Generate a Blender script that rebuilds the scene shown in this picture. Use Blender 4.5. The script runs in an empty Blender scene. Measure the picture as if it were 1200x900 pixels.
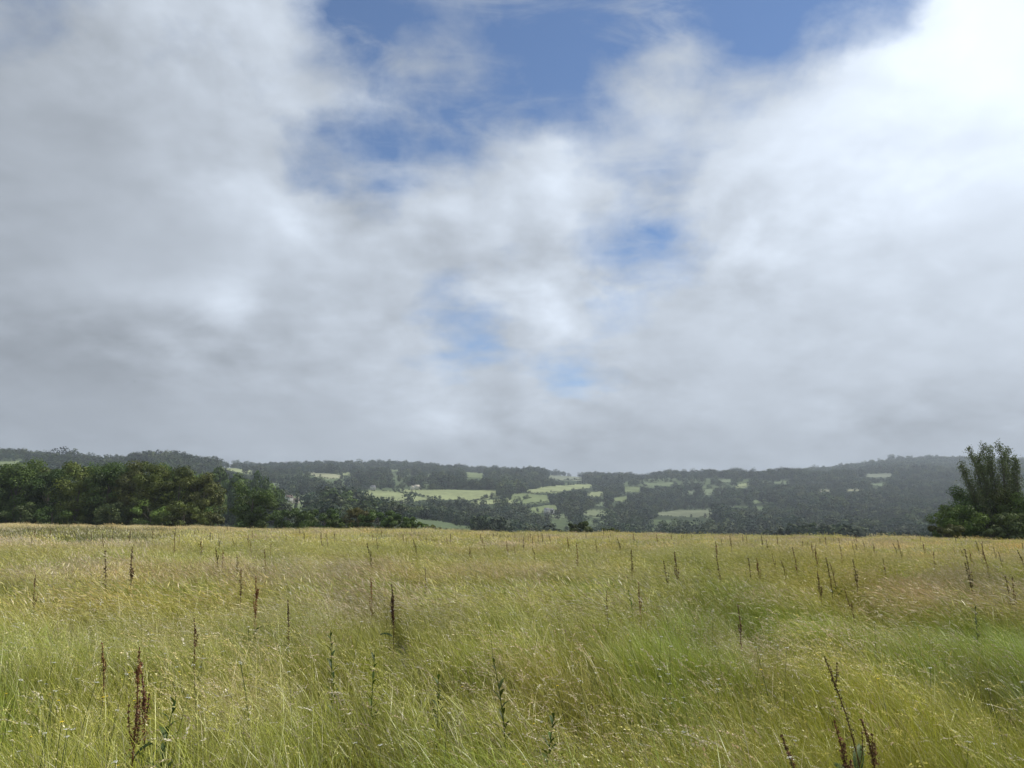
import bpy, math, random
import numpy as np
from mathutils import Vector

R_ = math.radians
S = bpy.context.scene
COL = S.collection
rng = np.random.default_rng(11)
random.seed(5)

# ------------------------------------------------------------------ camera
EYE = 1.65
F = 873.0                      # focal length in pixels of the 1200 px wide picture
PITCH = math.atan(153.0 / F)
CP, SP = math.cos(PITCH), math.sin(PITCH)
cam = bpy.data.cameras.new('camera')
cam.sensor_width = 36.0
cam.lens = F / 1200 * 36.0
cam.clip_start = 0.05
cam.clip_end = 30000
camo = bpy.data.objects.new('camera', cam)
camo.location = (0, 0, EYE)
camo.rotation_euler = (math.pi / 2 + PITCH, 0, 0)
COL.objects.link(camo)
S.camera = camo


def ray(px, py):
    """slope of the line of sight: x per metre of y, z per metre of y"""
    u = (np.asarray(px, float) - 600) / F
    v = (450 - np.asarray(py, float)) / F
    k = CP - v * SP
    return u / k, (SP + v * CP) / k


def proj(x, y, z):
    d = CP * y + SP * (z - EYE)
    d = np.where(np.abs(d) < 1e-6, 1e-6, d)
    return 600 + F * x / d, 450 - F * (-SP * y + CP * (z - EYE)) / d


# ------------------------------------------------------------------ noise helpers
def vnoise(x, y, seed=0):
    xi = np.floor(x).astype(np.int64)
    yi = np.floor(y).astype(np.int64)
    fx = x - xi
    fy = y - yi
    fx = fx * fx * (3 - 2 * fx)
    fy = fy * fy * (3 - 2 * fy)

    def h(a, b):
        n = (a * 374761393 + b * 668265263 + seed * 1274126177) & 0x7fffffff
        n = ((n ^ (n >> 13)) * 1274126177) & 0x7fffffff
        n = n ^ (n >> 16)
        return (n & 0xffff) / 65535.0
    return (h(xi, yi) * (1 - fx) + h(xi + 1, yi) * fx) * (1 - fy) + (h(xi, yi + 1) * (1 - fx) + h(xi + 1, yi + 1) * fx) * fy


def fbm(x, y, seed=0, o=4):
    s = 0
    a = 0.5
    t = 0
    for k in range(o):
        s = s + a * vnoise(x * 2 ** k, y * 2 ** k, seed + k)
        t += a
        a *= 0.5
    return s / t


# ------------------------------------------------------------------ the shape of the land
CPX = np.array([-200, 0, 120, 200, 240, 330, 420, 500, 560, 600, 700, 760, 800, 900, 1000, 1050, 1100, 1200, 1400], float)
YN = np.array([300, 560, 800, 1080, 1420, 1820, 2250, 2800, 3450, 4300, 5700], float)
TAB = np.array([
    [626, 615, 590, 560, 534, 541, 546, 551, 556, 590, 603],
    [626, 615, 590, 559, 535, 541, 546, 551, 556, 590, 603],
    [626, 615, 591, 562, 539, 544, 548, 552, 556, 590, 603],
    [626, 615, 592, 563, 541, 546, 549, 552, 556, 590, 603],
    [626, 615, 594, 566, 549, 546, 547, 551, 556, 590, 603],
    [628, 609, 596, 580, 564, 554, 549, 551, 556, 590, 603],
    [632, 607, 598, 586, 570, 558, 550, 549, 556, 590, 603],
    [636, 611, 606, 590, 571, 560, 552.5, 550.5, 556, 590, 603],
    [640, 624, 618, 596, 574, 563, 556, 553, 556, 590, 603],
    [643, 640, 628, 604, 580, 567, 557, 554, 556, 590, 603],
    [646, 645, 634, 612, 590, 575, 567, 562, 560, 592, 603],
    [648, 648, 636, 613, 592, 575, 561, 565, 566, 592, 603],
    [648, 648, 636, 614, 593, 574, 559, 562, 566, 592, 603],
    [650, 650, 636, 612, 590, 570, 557, 559, 563, 592, 603],
    [650, 650, 636, 612, 590, 570, 557, 554.5, 551, 590, 603],
    [650, 650, 635, 611, 589, 569, 557, 550, 542.5, 590, 603],
    [650, 650, 634, 610, 588, 568, 556, 548.5, 540.5, 590, 603],
    [650, 650, 632, 608, 585, 566, 556, 549, 543, 590, 603],
    [650, 650, 632, 608, 585, 566, 556, 549, 543, 590, 603]], float)
TABZ = EYE + ray(600, TAB)[1] * YN[None, :]
CU = ray(CPX, 600)[0]
CAZ = np.arctan(CU)
# the crest of the meadow: distance, ground height there
KPX = np.array([-200, 0, 250, 330, 500, 600, 700, 800, 1000, 1100, 1200, 1400], float)
KPY = np.array([613, 614.5, 618, 619, 621, 623.5, 624.5, 626, 629, 631, 632, 633], float)
KD = np.array([180, 176, 165, 158, 140, 130, 124, 118, 106, 99, 93, 90], float)
KZ = EYE + ray(600, KPY)[1] * KD - 0.80
KAZ = np.arctan(ray(KPX, 615)[0])


def height(x, y):
    x = np.asarray(x, float)
    y = np.asarray(y, float)
    shp = x.shape
    x = x.ravel()
    y = y.ravel()
    r = np.hypot(x, y)
    az = np.arctan2(x, y)
    azc = np.clip(az, CAZ[0], CAZ[-1])
    Y = r * np.cos(azc)
    D = np.interp(azc, KAZ, KD)
    zc = np.interp(azc, KAZ, KZ)
    n = len(YN)
    i = np.clip(np.searchsorted(CAZ, azc) - 1, 0, len(CAZ) - 2)
    t = (azc - CAZ[i]) / (CAZ[i + 1] - CAZ[i])
    t = (t * t * (3 - 2 * t))[:, None] * 0.6 + t[:, None] * 0.4
    zt = TABZ[i] * (1 - t) + TABZ[i + 1] * t
    P = len(x)
    X = np.empty((P, n + 3))
    Z = np.empty((P, n + 3))
    X[:, 0] = 0
    Z[:, 0] = 0
    X[:, 1] = D * 0.5
    Z[:, 1] = zc * 0.5
    X[:, 2] = D
    Z[:, 2] = zc
    X[:, 3:] = YN
    Z[:, 3:] = zt
    h = np.diff(X, axis=1)
    dl = np.diff(Z, axis=1) / h
    d = np.zeros_like(Z)
    a, b = dl[:, :-1], dl[:, 1:]
    w1 = 2 * h[:, 1:] + h[:, :-1]
    w2 = h[:, 1:] + 2 * h[:, :-1]
    with np.errstate(divide='ignore', invalid='ignore'):
        m = (w1 + w2) / (w1 / a + w2 / b)
    d[:, 1:-1] = np.where(a * b > 0, m, 0)
    d[:, 0] = dl[:, 0]
    k = np.clip((X[:, 1:-1] <= Y[:, None]).sum(1), 0, n + 1)
    ar = np.arange(P)
    hk = h[ar, k]
    s = np.clip((Y - X[ar, k]) / hk, 0, 1)
    z0, z1, d0, d1 = Z[ar, k], Z[ar, k + 1], d[ar, k], d[ar, k + 1]
    z = (2 * s**3 - 3 * s**2 + 1) * z0 + (s**3 - 2 * s**2 + s) * hk * d0 + (-2 * s**3 + 3 * s**2) * z1 + (s**3 - s**2) * hk * d1
    # folds of the far hills, small bumps of the meadow
    far = np.clip((Y - 700) / 900, 0, 1)
    z = z + far * (fbm(x / 420 + 9, y / 420, 3, 3) - 0.5) * 16
    near = np.clip(1 - r / 150, 0, 1)
    z = z + near * (fbm(x / 6, y / 6, 8, 3) - 0.5) * 0.16
    # behind the camera the meadow runs on, flat
    back = np.clip((np.abs(az) - R_(50)) / R_(40), 0, 1)
    z = z * (1 - back) + back * (-0.002 * np.minimum(r, 2500))
    return z.reshape(shp)


def at(px, Y):
    """a point of the ground in picture column px, Y metres ahead"""
    x = 0.0
    for _ in range(4):
        z = float(height(np.array([x]), np.array([Y]))[0])
        d = CP * Y + SP * (z - EYE)
        x = (px - 600) / F * d
    return x, Y, float(height(np.array([x]), np.array([Y]))[0])


def hit(px, py, y0=3.0, y1=5500.0):
    """first point of the ground seen at a picture point, from y0 metres on"""
    Y = np.geomspace(y0, y1, 5000)
    u, e = ray(px, py)
    d = EYE + e * Y - height(u * Y, Y)
    k = np.argmax(d <= 0) if (d <= 0).any() else len(Y) - 1
    return u * Y[k], Y[k], float(height(np.array([u * Y[k]]), np.array([Y[k]]))[0])


# ------------------------------------------------------------------ mesh helpers
def mesh(name, V, Q=None, T=None, mat=None, col=None, smooth=False):
    me = bpy.data.meshes.new(name)
    V = np.asarray(V, np.float32).reshape(-1, 3)
    parts, sizes = [], []
    if Q is not None and len(Q):
        Q = np.asarray(Q, np.int32).reshape(-1, 4)
        parts.append(Q.ravel())
        sizes.append(np.full(len(Q), 4, np.int32))
    if T is not None and len(T):
        T = np.asarray(T, np.int32).reshape(-1, 3)
        parts.append(T.ravel())
        sizes.append(np.full(len(T), 3, np.int32))
    me.vertices.add(len(V))
    me.vertices.foreach_set('co', V.ravel())
    if parts:
        L = np.concatenate(parts)
        sz = np.concatenate(sizes)
        st = np.concatenate([[0], np.cumsum(sz)[:-1]]).astype(np.int32)
        me.loops.add(len(L))
        me.loops.foreach_set('vertex_index', L)
        me.polygons.add(len(sz))
        me.polygons.foreach_set('loop_start', st)
        me.polygons.foreach_set('loop_total', sz)
        if smooth:
            me.polygons.foreach_set('use_smooth', np.ones(len(sz), bool))
    me.update(calc_edges=True)
    if col is not None:
        a = me.attributes.new('col', 'FLOAT_COLOR', 'POINT')
        c = np.ones((len(V), 4), np.float32)
        c[:, :3] = col
        a.data.foreach_set('color', c.ravel())
    if mat:
        me.materials.append(mat)
    return me


def obj(name, me, parent=None, loc=None, label=None, cat=None, group=None, kind=None, link=True):
    o = bpy.data.objects.new(name, me)
    if link:
        COL.objects.link(o)
    if parent:
        o.parent = parent
    if loc is not None:
        o.location = loc
    for k, v in (('label', label), ('category', cat), ('group', group), ('kind', kind)):
        if v:
            o[k] = v
    return o


class MB:
    """collects tubes, quads and leaf faces into one mesh"""
    def __init__(s):
        s.V, s.Q, s.T, s.C, s.n = [], [], [], [], 0

    def add(s, V, Q=None, T=None, col=(.1, .1, .1)):
        V = np.asarray(V, float).reshape(-1, 3)
        if Q is not None and len(Q):
            s.Q.append(np.asarray(Q, int).reshape(-1, 4) + s.n)
        if T is not None and len(T):
            s.T.append(np.asarray(T, int).reshape(-1, 3) + s.n)
        c = np.asarray(col, float)
        s.C.append(np.broadcast_to(c, (len(V), 3)).copy() if c.ndim == 1 else c)
        s.V.append(V)
        s.n += len(V)

    def tube(s, pts, rad, n=6, col=(.1, .08, .06)):
        pts = np.asarray(pts, float)
        m = len(pts)
        tan = np.gradient(pts, axis=0)
        tan /= np.linalg.norm(tan, axis=1)[:, None] + 1e-9
        ref = np.array([1.0, 0.03, 0.02]) if abs(tan[0][0]) < .8 else np.array([0.02, 1.0, 0.05])
        a = np.cross(tan, ref)
        a /= np.linalg.norm(a, axis=1)[:, None] + 1e-9
        b = np.cross(tan, a)
        ang = np.arange(n) / n * 2 * math.pi
        rad = np.broadcast_to(np.asarray(rad, float), (m,))
        V = pts[:, None, :] + rad[:, None, None] * (np.cos(ang)[None, :, None] * a[:, None, :] + np.sin(ang)[None, :, None] * b[:, None, :])
        q = []
        for i in range(m - 1):
            for j in range(n):
                q.append((i * n + j, i * n + (j + 1) % n, (i + 1) * n + (j + 1) % n, (i + 1) * n + j))
        s.add(V.reshape(-1, 3), q, col=col)

    def leaves(s, P, size, N=None, col=None, asp=0.6, r=rng):
        """one diamond-like face per point, its normal near N"""
        P = np.asarray(P, float)
        n = len(P)
        if N is None:
            N = r.normal(size=(n, 3))
        N = N / (np.linalg.norm(N, axis=1)[:, None] + 1e-9)
        a = np.cross(N, r.normal(size=(n, 3)))
        a /= np.linalg.norm(a, axis=1)[:, None] + 1e-9
        b = np.cross(N, a)
        sz = np.broadcast_to(size, (n,))[:, None]
        V = np.stack([P - a * sz * .5, P - b * sz * .5 * asp + a * sz * .08, P + a * sz * .5, P + b * sz * .5 * asp - a * sz * .08], 1)
        c = np.repeat(col, 4, axis=0) if np.ndim(col) == 2 else col
        s.add(V.reshape(-1, 3), np.arange(4 * n).reshape(-1, 4), col=c)

    def box(s, c, d, col=(.5, .5, .5)):
        c = np.asarray(c, float)
        d = np.asarray(d, float) / 2
        V = np.array([[x, y, z] for x in (-1, 1) for y in (-1, 1) for z in (-1, 1)]) * d + c
        s.add(V, [(0, 1, 3, 2), (4, 6, 7, 5), (0, 4, 5, 1), (2, 3, 7, 6), (0, 2, 6, 4), (1, 5, 7, 3)], col=col)

    def mesh(s, name, mat, smooth=False):
        return mesh(name, np.concatenate(s.V), np.concatenate(s.Q) if s.Q else None, np.concatenate(s.T) if s.T else None, mat,
                    np.concatenate(s.C), smooth)


# ------------------------------------------------------------------ materials
def nodes_of(m):
    m.use_nodes = True
    nt = m.node_tree
    nt.nodes.clear()
    return nt, nt.nodes, nt.links


def leaf_material(name, transl=0.3, gloss=0.05, rough=0.45, nscale=0.4, namp=0.35, hue=(1.1, 1.0, 0.8), rnd=0.3):
    """vertex colour varied by world noise and by object; diffuse + light through the leaf + a little gloss"""
    m = bpy.data.materials.new(name)
    nt, N, L = nodes_of(m)
    out = N.new('ShaderNodeOutputMaterial')
    at_ = N.new('ShaderNodeAttribute')
    at_.attribute_name = 'col'
    geo = N.new('ShaderNodeNewGeometry')
    nz = N.new('ShaderNodeTexNoise')
    nz.inputs['Scale'].default_value = nscale
    nz.inputs['Detail'].default_value = 3
    L.new(geo.outputs['Position'], nz.inputs['Vector'])
    mr = N.new('ShaderNodeMapRange')
    mr.inputs['From Min'].default_value = .3
    mr.inputs['From Max'].default_value = .7
    mr.inputs['To Min'].default_value = 1 - namp
    mr.inputs['To Max'].default_value = 1 + namp
    L.new(nz.outputs['Fac'], mr.inputs['Value'])
    oi = N.new('ShaderNodeObjectInfo')
    mr2 = N.new('ShaderNodeMapRange')
    mr2.inputs['To Min'].default_value = 1 - rnd
    mr2.inputs['To Max'].default_value = 1 + rnd
    L.new(oi.outputs['Random'], mr2.inputs['Value'])
    mul = N.new('ShaderNodeMath')
    mul.operation = 'MULTIPLY'
    L.new(mr.outputs[0], mul.inputs[0])
    L.new(mr2.outputs[0], mul.inputs[1])
    vm = N.new('ShaderNodeVectorMath')
    vm.operation = 'SCALE'
    L.new(at_.outputs['Color'], vm.inputs[0])
    L.new(mul.outputs[0], vm.inputs['Scale'])
    # hue drift
    nz2 = N.new('ShaderNodeTexNoise')
    nz2.inputs['Scale'].default_value = nscale * 0.37
    nz2.inputs['Detail'].default_value = 2
    L.new(geo.outputs['Position'], nz2.inputs['Vector'])
    mx = N.new('ShaderNodeMix')
    mx.data_type = 'RGBA'
    mx.blend_type = 'MULTIPLY'
    mr3 = N.new('ShaderNodeMapRange')
    mr3.inputs['From Min'].default_value = .4
    mr3.inputs['From Max'].default_value = .65
    L.new(nz2.outputs['Fac'], mr3.inputs['Value'])
    L.new(mr3.outputs[0], mx.inputs['Factor'])
    L.new(vm.outputs[0], mx.inputs['A'])
    mx.inputs['B'].default_value = (*hue, 1)
    c = mx.outputs['Result']
    d = N.new('ShaderNodeBsdfDiffuse')
    t = N.new('ShaderNodeBsdfTranslucent')
    g = N.new('ShaderNodeBsdfGlossy')
    g.inputs['Roughness'].default_value = rough
    g.inputs['Color'].default_value = (.9, .9, .85, 1)
    L.new(c, d.inputs['Color'])
    L.new(c, t.inputs['Color'])
    m1 = N.new('ShaderNodeMixShader')
    m1.inputs[0].default_value = transl
    L.new(d.outputs[0], m1.inputs[1])
    L.new(t.outputs[0], m1.inputs[2])
    m2 = N.new('ShaderNodeMixShader')
    m2.inputs[0].default_value = gloss
    L.new(m1.outputs[0], m2.inputs[1])
    L.new(g.outputs[0], m2.inputs[2])
    L.new(m2.outputs[0], out.inputs['Surface'])
    return m


def plain(name, col, rough=0.8, scale=3.0, amp=0.25, attr=False):
    m = bpy.data.materials.new(name)
    nt, N, L = nodes_of(m)
    out = N.new('ShaderNodeOutputMaterial')
    b = N.new('ShaderNodeBsdfPrincipled')
    b.inputs['Roughness'].default_value = rough
    b.inputs['Specular IOR Level'].default_value = 0.25
    nz = N.new('ShaderNodeTexNoise')
    nz.inputs['Scale'].default_value = scale
    nz.inputs['Detail'].default_value = 5
    tc = N.new('ShaderNodeTexCoord')
    L.new(tc.outputs['Object'], nz.inputs['Vector'])
    mr = N.new('ShaderNodeMapRange')
    mr.inputs['To Min'].default_value = 1 - amp
    mr.inputs['To Max'].default_value = 1 + amp
    L.new(nz.outputs['Fac'], mr.inputs['Value'])
    vm = N.new('ShaderNodeVectorMath')
    vm.operation = 'SCALE'
    if attr:
        a = N.new('ShaderNodeAttribute')
        a.attribute_name = 'col'
        L.new(a.outputs['Color'], vm.inputs[0])
    else:
        vm.inputs[0].default_value = col
    L.new(mr.outputs[0], vm.inputs['Scale'])
    L.new(vm.outputs[0], b.inputs['Base Color'])
    L.new(b.outputs[0], out.inputs['Surface'])
    return m


M_GRASS = leaf_material('meadow_grass', .26, .045, .38, .55, .22, (1.1, 1.0, .85), .12)
M_LEAF = leaf_material('tree_leaves', .25, .02, .5, .22, .28, (1.02, 1.03, .85), .22)
M_FAR = leaf_material('wood_leaves', .2, .02, .6, .012, .3, (1.08, 1.02, .82), .5)
M_WEED = leaf_material('weed_leaves', .25, .02, .5, 3.0, .2, (1.1, 1.0, .85), .15)
M_SEED = leaf_material('dry_seeds', .12, .02, .6, 9.0, .3, (1.1, .95, .8), .2)
M_FLOWER = leaf_material('petals', .3, .02, .6, 2.0, .1, (1, 1, 1), .05)
M_BARK = plain('bark', (.11, .095, .075), .9, 2.0, .4)
M_WALL = plain('rendered_wall', (.76, .73, .68), .9, .8, .12)
M_STONE = plain('stone_wall', (.42, .38, .30), .9, .8, .2)
M_ROOF = plain('roof_tiles', (.12, .085, .07), .85, 1.5, .25)
M_SLATE = plain('slate_roof', (.16, .16, .17), .7, 1.5, .2)
M_GLASS = plain('window_glass', (.03, .035, .04), .15, 1.0, .1)
M_BIRD = plain('feathers', (.03, .03, .035), .7, 20, .3)

# ------------------------------------------------------------------ fields on the far slopes (picture polygons, colour)
PALE, GREEN, HAY = (.225, .25, .12), (.15, .18, .08), (.26, .26, .155)
FIELDS = [
    (PALE, [(403, 577), (430, 575), (460, 576), (485, 580), (512, 585), (470, 590), (452, 584), (430, 582)]),
    (PALE, [(463, 574.5), (520, 574), (592, 575), (590, 580), (562, 586), (520, 586.5), (490, 579)]),
    (PALE, [(548, 588), (600, 583), (622, 583), (600, 590), (560, 592)]),
    (PALE, [(610, 575), (640, 570), (693, 567), (696, 571), (655, 577), (620, 578)]),
    (GREEN, [(598, 580), (612, 578), (643, 580), (645, 588), (615, 591), (598, 588)]),
    (GREEN, [(619, 595), (650, 591), (656, 597), (640, 600), (622, 600)]),
    (PALE, [(684, 578), (709, 575), (709, 582), (686, 583)]),
    (GREEN, [(716, 583), (736, 580), (736, 586), (719, 589)]),
    ((.16, .185, .10), [(671, 601), (690, 597.5), (722, 600), (738, 605), (700, 606)]),
    ((.145, .16, .095), [(768, 601), (795, 597), (845, 597.5), (832, 606), (795, 606), (770, 604)]),
    (PALE, [(862, 568.5), (880, 564), (881, 570), (865, 571)]),
    ((.15, .18, .10), [(795, 575), (817, 575), (817, 579), (797, 578)]),
    ((.2, .2, .13), [(957, 573.5), (977, 573.5), (975, 577), (959, 577)]),
    (HAY, [(989, 573), (1010, 571.5), (1009, 576), (992, 576)]),
    (GREEN, [(935, 580), (952, 579.5), (951, 584), (940, 583)]),
    (HAY, [(359, 553), (380, 554), (401, 557), (401, 561), (385, 561), (362, 557)]),
    (PALE, [(394, 553.5), (414, 553.5), (413, 557), (400, 556)]),
    (GREEN, [(-60, 539), (24, 541), (22, 549), (-60, 548)]),
    (GREEN, [(130, 543), (178, 545), (178, 551), (132, 549)]),
    (PALE, [(253, 546), (302, 551), (298, 557), (257, 550)]),
    (HAY, [(519, 556.5), (537, 557), (533, 560), (521, 559)]),
    (GREEN, [(543, 553), (572, 555), (566, 561), (546, 560)]),
    ((.17, .185, .12), [(638, 556), (682, 558), (690, 562), (660, 563), (642, 561)]),
    ((.16, .175, .12), [(1000, 556), (1046, 554), (1046, 560), (1004, 559)]),
    ((.10, .13, .065), [(478, 608), (515, 611), (562, 621), (556, 627), (482, 626)]),
    (GREEN, [(729, 570), (752, 571), (752, 576), (731, 577)]),
    ((.15, .18, .10), [(820, 574), (843, 572), (834, 579), (824, 579)]),
    (GREEN, [(452, 549), (470, 550), (470, 553), (454, 553)]),
    ((.12, .15, .07), [(329, 581), (360, 580), (362, 592), (350, 600), (330, 599)]),
    ((.13, .16, .08), [(752, 566), (790, 565), (792, 569), (756, 570)]),
    ((.15, .18, .10), [(842, 563), (858, 562), (857, 566), (844, 566)]),
    ((.13, .16, .08), [(880, 586), (905, 584), (908, 588), (884, 590)]),
    ((.13, .16, .085), [(905, 565), (925, 563), (926, 567), (908, 568)]),
    ((.14, .17, .09), [(640, 603), (668, 602), (668, 607), (642, 608)]),
    ((.13, .16, .085), [(690, 590), (712, 588), (712, 593), (692, 594)]),
    ((.12, .15, .08), [(1015, 566), (1040, 565), (1040, 569), (1018, 570)]),
    ((.14, .17, .10), [(306, 566), (332, 565), (332, 569), (308, 570)]),
    (GREEN, [(360, 578), (372, 577), (372, 583), (360, 583)]),
]


def in_poly(px, py, poly):
    c = np.zeros(px.shape, bool)
    n = len(poly)
    for i in range(n):
        x0, y0 = poly[i]
        x1, y1 = poly[(i + 1) % n]
        if y0 == y1:
            continue
        c ^= ((y0 > py) != (y1 > py)) & (px < (x1 - x0) * (py - y0) / (y1 - y0) + x0)
    return c


def in_field(px, py):
    r = np.full(px.shape, -1)
    for i, (_, p) in enumerate(FIELDS):
        r[in_poly(px, py, p)] = i
    return r


# ------------------------------------------------------------------ ground
def build_ground():
    az = np.concatenate([np.arange(-180, -46, 3.0), np.arange(-46, 46, 0.085), np.arange(46, 180, 3.0)])
    az = np.radians(az)
    rad = np.concatenate([[0.0], np.geomspace(0.6, 60, 70), np.linspace(62, 320, 60), np.geomspace(330, 5600, 230)])
    A, Rr = np.meshgrid(az, rad, indexing='ij')
    x = Rr * np.sin(A)
    y = Rr * np.cos(A)
    z = height(x, y)
    na, nr = A.shape
    V = np.stack([x, y, z], -1).reshape(-1, 3)
    idx = np.arange(na * nr).reshape(na, nr)
    nxt = np.roll(idx, -1, axis=0)
    Q = np.stack([idx[:, 1:-1], idx[:, 2:], nxt[:, 2:], nxt[:, 1:-1]], -1).reshape(-1, 4)
    Tt = np.stack([idx[:, 0], idx[:, 1], nxt[:, 1]], -1)
    c = np.empty((na, nr, 3))
    c[:] = (.04, .055, .026)
    Y = Rr * np.cos(np.clip(A, -.8, .8))
    c[Y < 200] = (.055, .060, .022)
    gl = np.clip((fbm(x / 210 + 5, y / 330, 71, 3) - .575) / .03, 0, 1)[..., None] * (Y > 500)[..., None]
    c = c * (1 - gl) + np.array((.085, .11, .05)) * gl
    px, py = proj(x, y, z)
    f = in_field(px + (fbm(x / 45, y / 60, 101, 2) - .5) * 9, py + (fbm(x / 45, y / 60, 111, 2) - .5) * 3.2)
    ok = (Y > 420) & (np.abs(A) < R_(46))
    for i, (fc, _) in enumerate(FIELDS):
        c[(f == i) & ok] = fc
    me = mesh('ground', V, Q, Tt, None, c.reshape(-1, 3), True)
    m = bpy.data.materials.new('ground')
    nt, N, L = nodes_of(m)
    out = N.new('ShaderNodeOutputMaterial')
    b = N.new('ShaderNodeBsdfPrincipled')
    b.inputs['Roughness'].default_value = .95
    b.inputs['Specular IOR Level'].default_value = 0.05
    a = N.new('ShaderNodeAttribute')
    a.attribute_name = 'col'
    geo = N.new('ShaderNodeNewGeometry')
    vals = []
    for sc, amp in ((.9, .35), (.018, .3), (.09, .2)):
        nz = N.new('ShaderNodeTexNoise')
        nz.inputs['Scale'].default_value = sc
        nz.inputs['Detail'].default_value = 6
        L.new(geo.outputs['Position'], nz.inputs['Vector'])
        mr = N.new('ShaderNodeMapRange')
        mr.inputs['From Min'].default_value = .25
        mr.inputs['From Max'].default_value = .75
        mr.inputs['To Min'].default_value = 1 - amp
        mr.inputs['To Max'].default_value = 1 + amp
        L.new(nz.outputs['Fac'], mr.inputs['Value'])
        vals.append(mr.outputs[0])
    v = vals[0]
    for w in vals[1:]:
        mm = N.new('ShaderNodeMath')
        mm.operation = 'MULTIPLY'
        L.new(v, mm.inputs[0])
        L.new(w, mm.inputs[1])
        v = mm.outputs[0]
    vm = N.new('ShaderNodeVectorMath')
    vm.operation = 'SCALE'
    L.new(a.outputs['Color'], vm.inputs[0])
    L.new(v, vm.inputs['Scale'])
    L.new(vm.outputs[0], b.inputs['Base Color'])
    L.new(b.outputs[0], out.inputs['Surface'])
    me.materials.append(m)
    obj('ground', me, kind='structure', label='rough meadow ground falling away to a valley and far hills with pale fields', cat='ground')
    return float(z.min()), float(z.max())


ZMIN, ZMAX = build_ground()


# ------------------------------------------------------------------ scatter: a cloud of points that geometry nodes dress with sources
def scatter(name, sources, P, var, rot, scl, tilt=None, **props):
    me = bpy.data.meshes.new(name)
    me.vertices.add(len(P))
    me.vertices.foreach_set('co', np.asarray(P, np.float32).ravel())
    a = me.attributes.new('var', 'INT', 'POINT')
    a.data.foreach_set('value', np.asarray(var, np.int32))
    r3 = np.zeros((len(P), 3), np.float32)
    r3[:, 2] = rot
    if tilt is not None:
        r3[:, :2] = tilt
    a = me.attributes.new('rot', 'FLOAT_VECTOR', 'POINT')
    a.data.foreach_set('vector', r3.ravel())
    s3 = np.asarray(scl, np.float32)
    if s3.ndim == 1:
        s3 = np.repeat(s3[:, None], 3, 1)
    a = me.attributes.new('scl', 'FLOAT_VECTOR', 'POINT')
    a.data.foreach_set('vector', s3.ravel())
    o = obj(name, me, **props)
    ng = bpy.data.node_groups.new(name, 'GeometryNodeTree')
    ng.interface.new_socket('Geometry', in_out='INPUT', socket_type='NodeSocketGeometry')
    ng.interface.new_socket('Geometry', in_out='OUTPUT', socket_type='NodeSocketGeometry')
    N, L = ng.nodes, ng.links
    gi = N.new('NodeGroupInput')
    go = N.new('NodeGroupOutput')
    jn = N.new('GeometryNodeJoinGeometry')

    def named(nm, dt):
        q = N.new('GeometryNodeInputNamedAttribute')
        q.data_type = dt
        q.inputs['Name'].default_value = nm
        return q.outputs['Attribute']
    va, ro, sc = named('var', 'INT'), named('rot', 'FLOAT_VECTOR'), named('scl', 'FLOAT_VECTOR')
    e2r = N.new('FunctionNodeEulerToRotation')
    L.new(ro, e2r.inputs[0])
    for i, so in enumerate(sources):
        cm = N.new('FunctionNodeCompare')
        cm.data_type = 'INT'
        cm.operation = 'EQUAL'
        ins = [s for s in cm.inputs if s.type == 'INT']
        L.new(va, ins[0])
        ins[1].default_value = i
        oi = N.new('GeometryNodeObjectInfo')
        oi.inputs['Object'].default_value = so
        ip = N.new('GeometryNodeInstanceOnPoints')
        L.new(gi.outputs[0], ip.inputs['Points'])
        L.new(cm.outputs[0], ip.inputs['Selection'])
        L.new(oi.outputs['Geometry'], ip.inputs['Instance'])
        L.new(e2r.outputs[0], ip.inputs['Rotation'])
        L.new(sc, ip.inputs['Scale'])
        L.new(ip.outputs[0], jn.inputs[0])
    L.new(jn.outputs[0], go.inputs[0])
    mo = o.modifiers.new('scatter', 'NODES')
    mo.node_group = ng
    return o


# ------------------------------------------------------------------ grass tufts
def paths(base, Ln, th0, th1, phi, k, pw):
    n = len(base)
    t = np.linspace(0, 1, k)
    th = th0[:, None] + (th1 - th0)[:, None] * t[None, :] ** pw
    ds = (Ln / (k - 1))[:, None]
    mid = (th[:, 1:] + th[:, :-1]) / 2
    h = np.concatenate([np.zeros((n, 1)), np.cumsum(np.sin(mid) * ds, 1)], 1)
    v = np.concatenate([np.zeros((n, 1)), np.cumsum(np.cos(mid) * ds, 1)], 1)
    return np.stack([base[:, 0, None] + h * np.cos(phi)[:, None], base[:, 1, None] + h * np.sin(phi)[:, None], base[:, 2, None] + v], -1)


def ribbons(mb, P, w, prof, tw, col):
    n, k, _ = P.shape
    wd = np.stack([np.cos(tw), np.sin(tw), np.zeros(n)], -1)[:, None, :]
    hw = (w[:, None] * prof[None, :] / 2)[:, :, None]
    V = np.stack([P - wd * hw, P + wd * hw], 2).reshape(-1, 3)
    i = np.arange(n)[:, None] * (2 * k) + np.arange(k - 1)[None, :] * 2
    Q = np.stack([i, i + 1, i + 3, i + 2], -1).reshape(-1, 4)
    mb.add(V, Q, col=np.repeat(col, 2 * k, axis=0))


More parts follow.
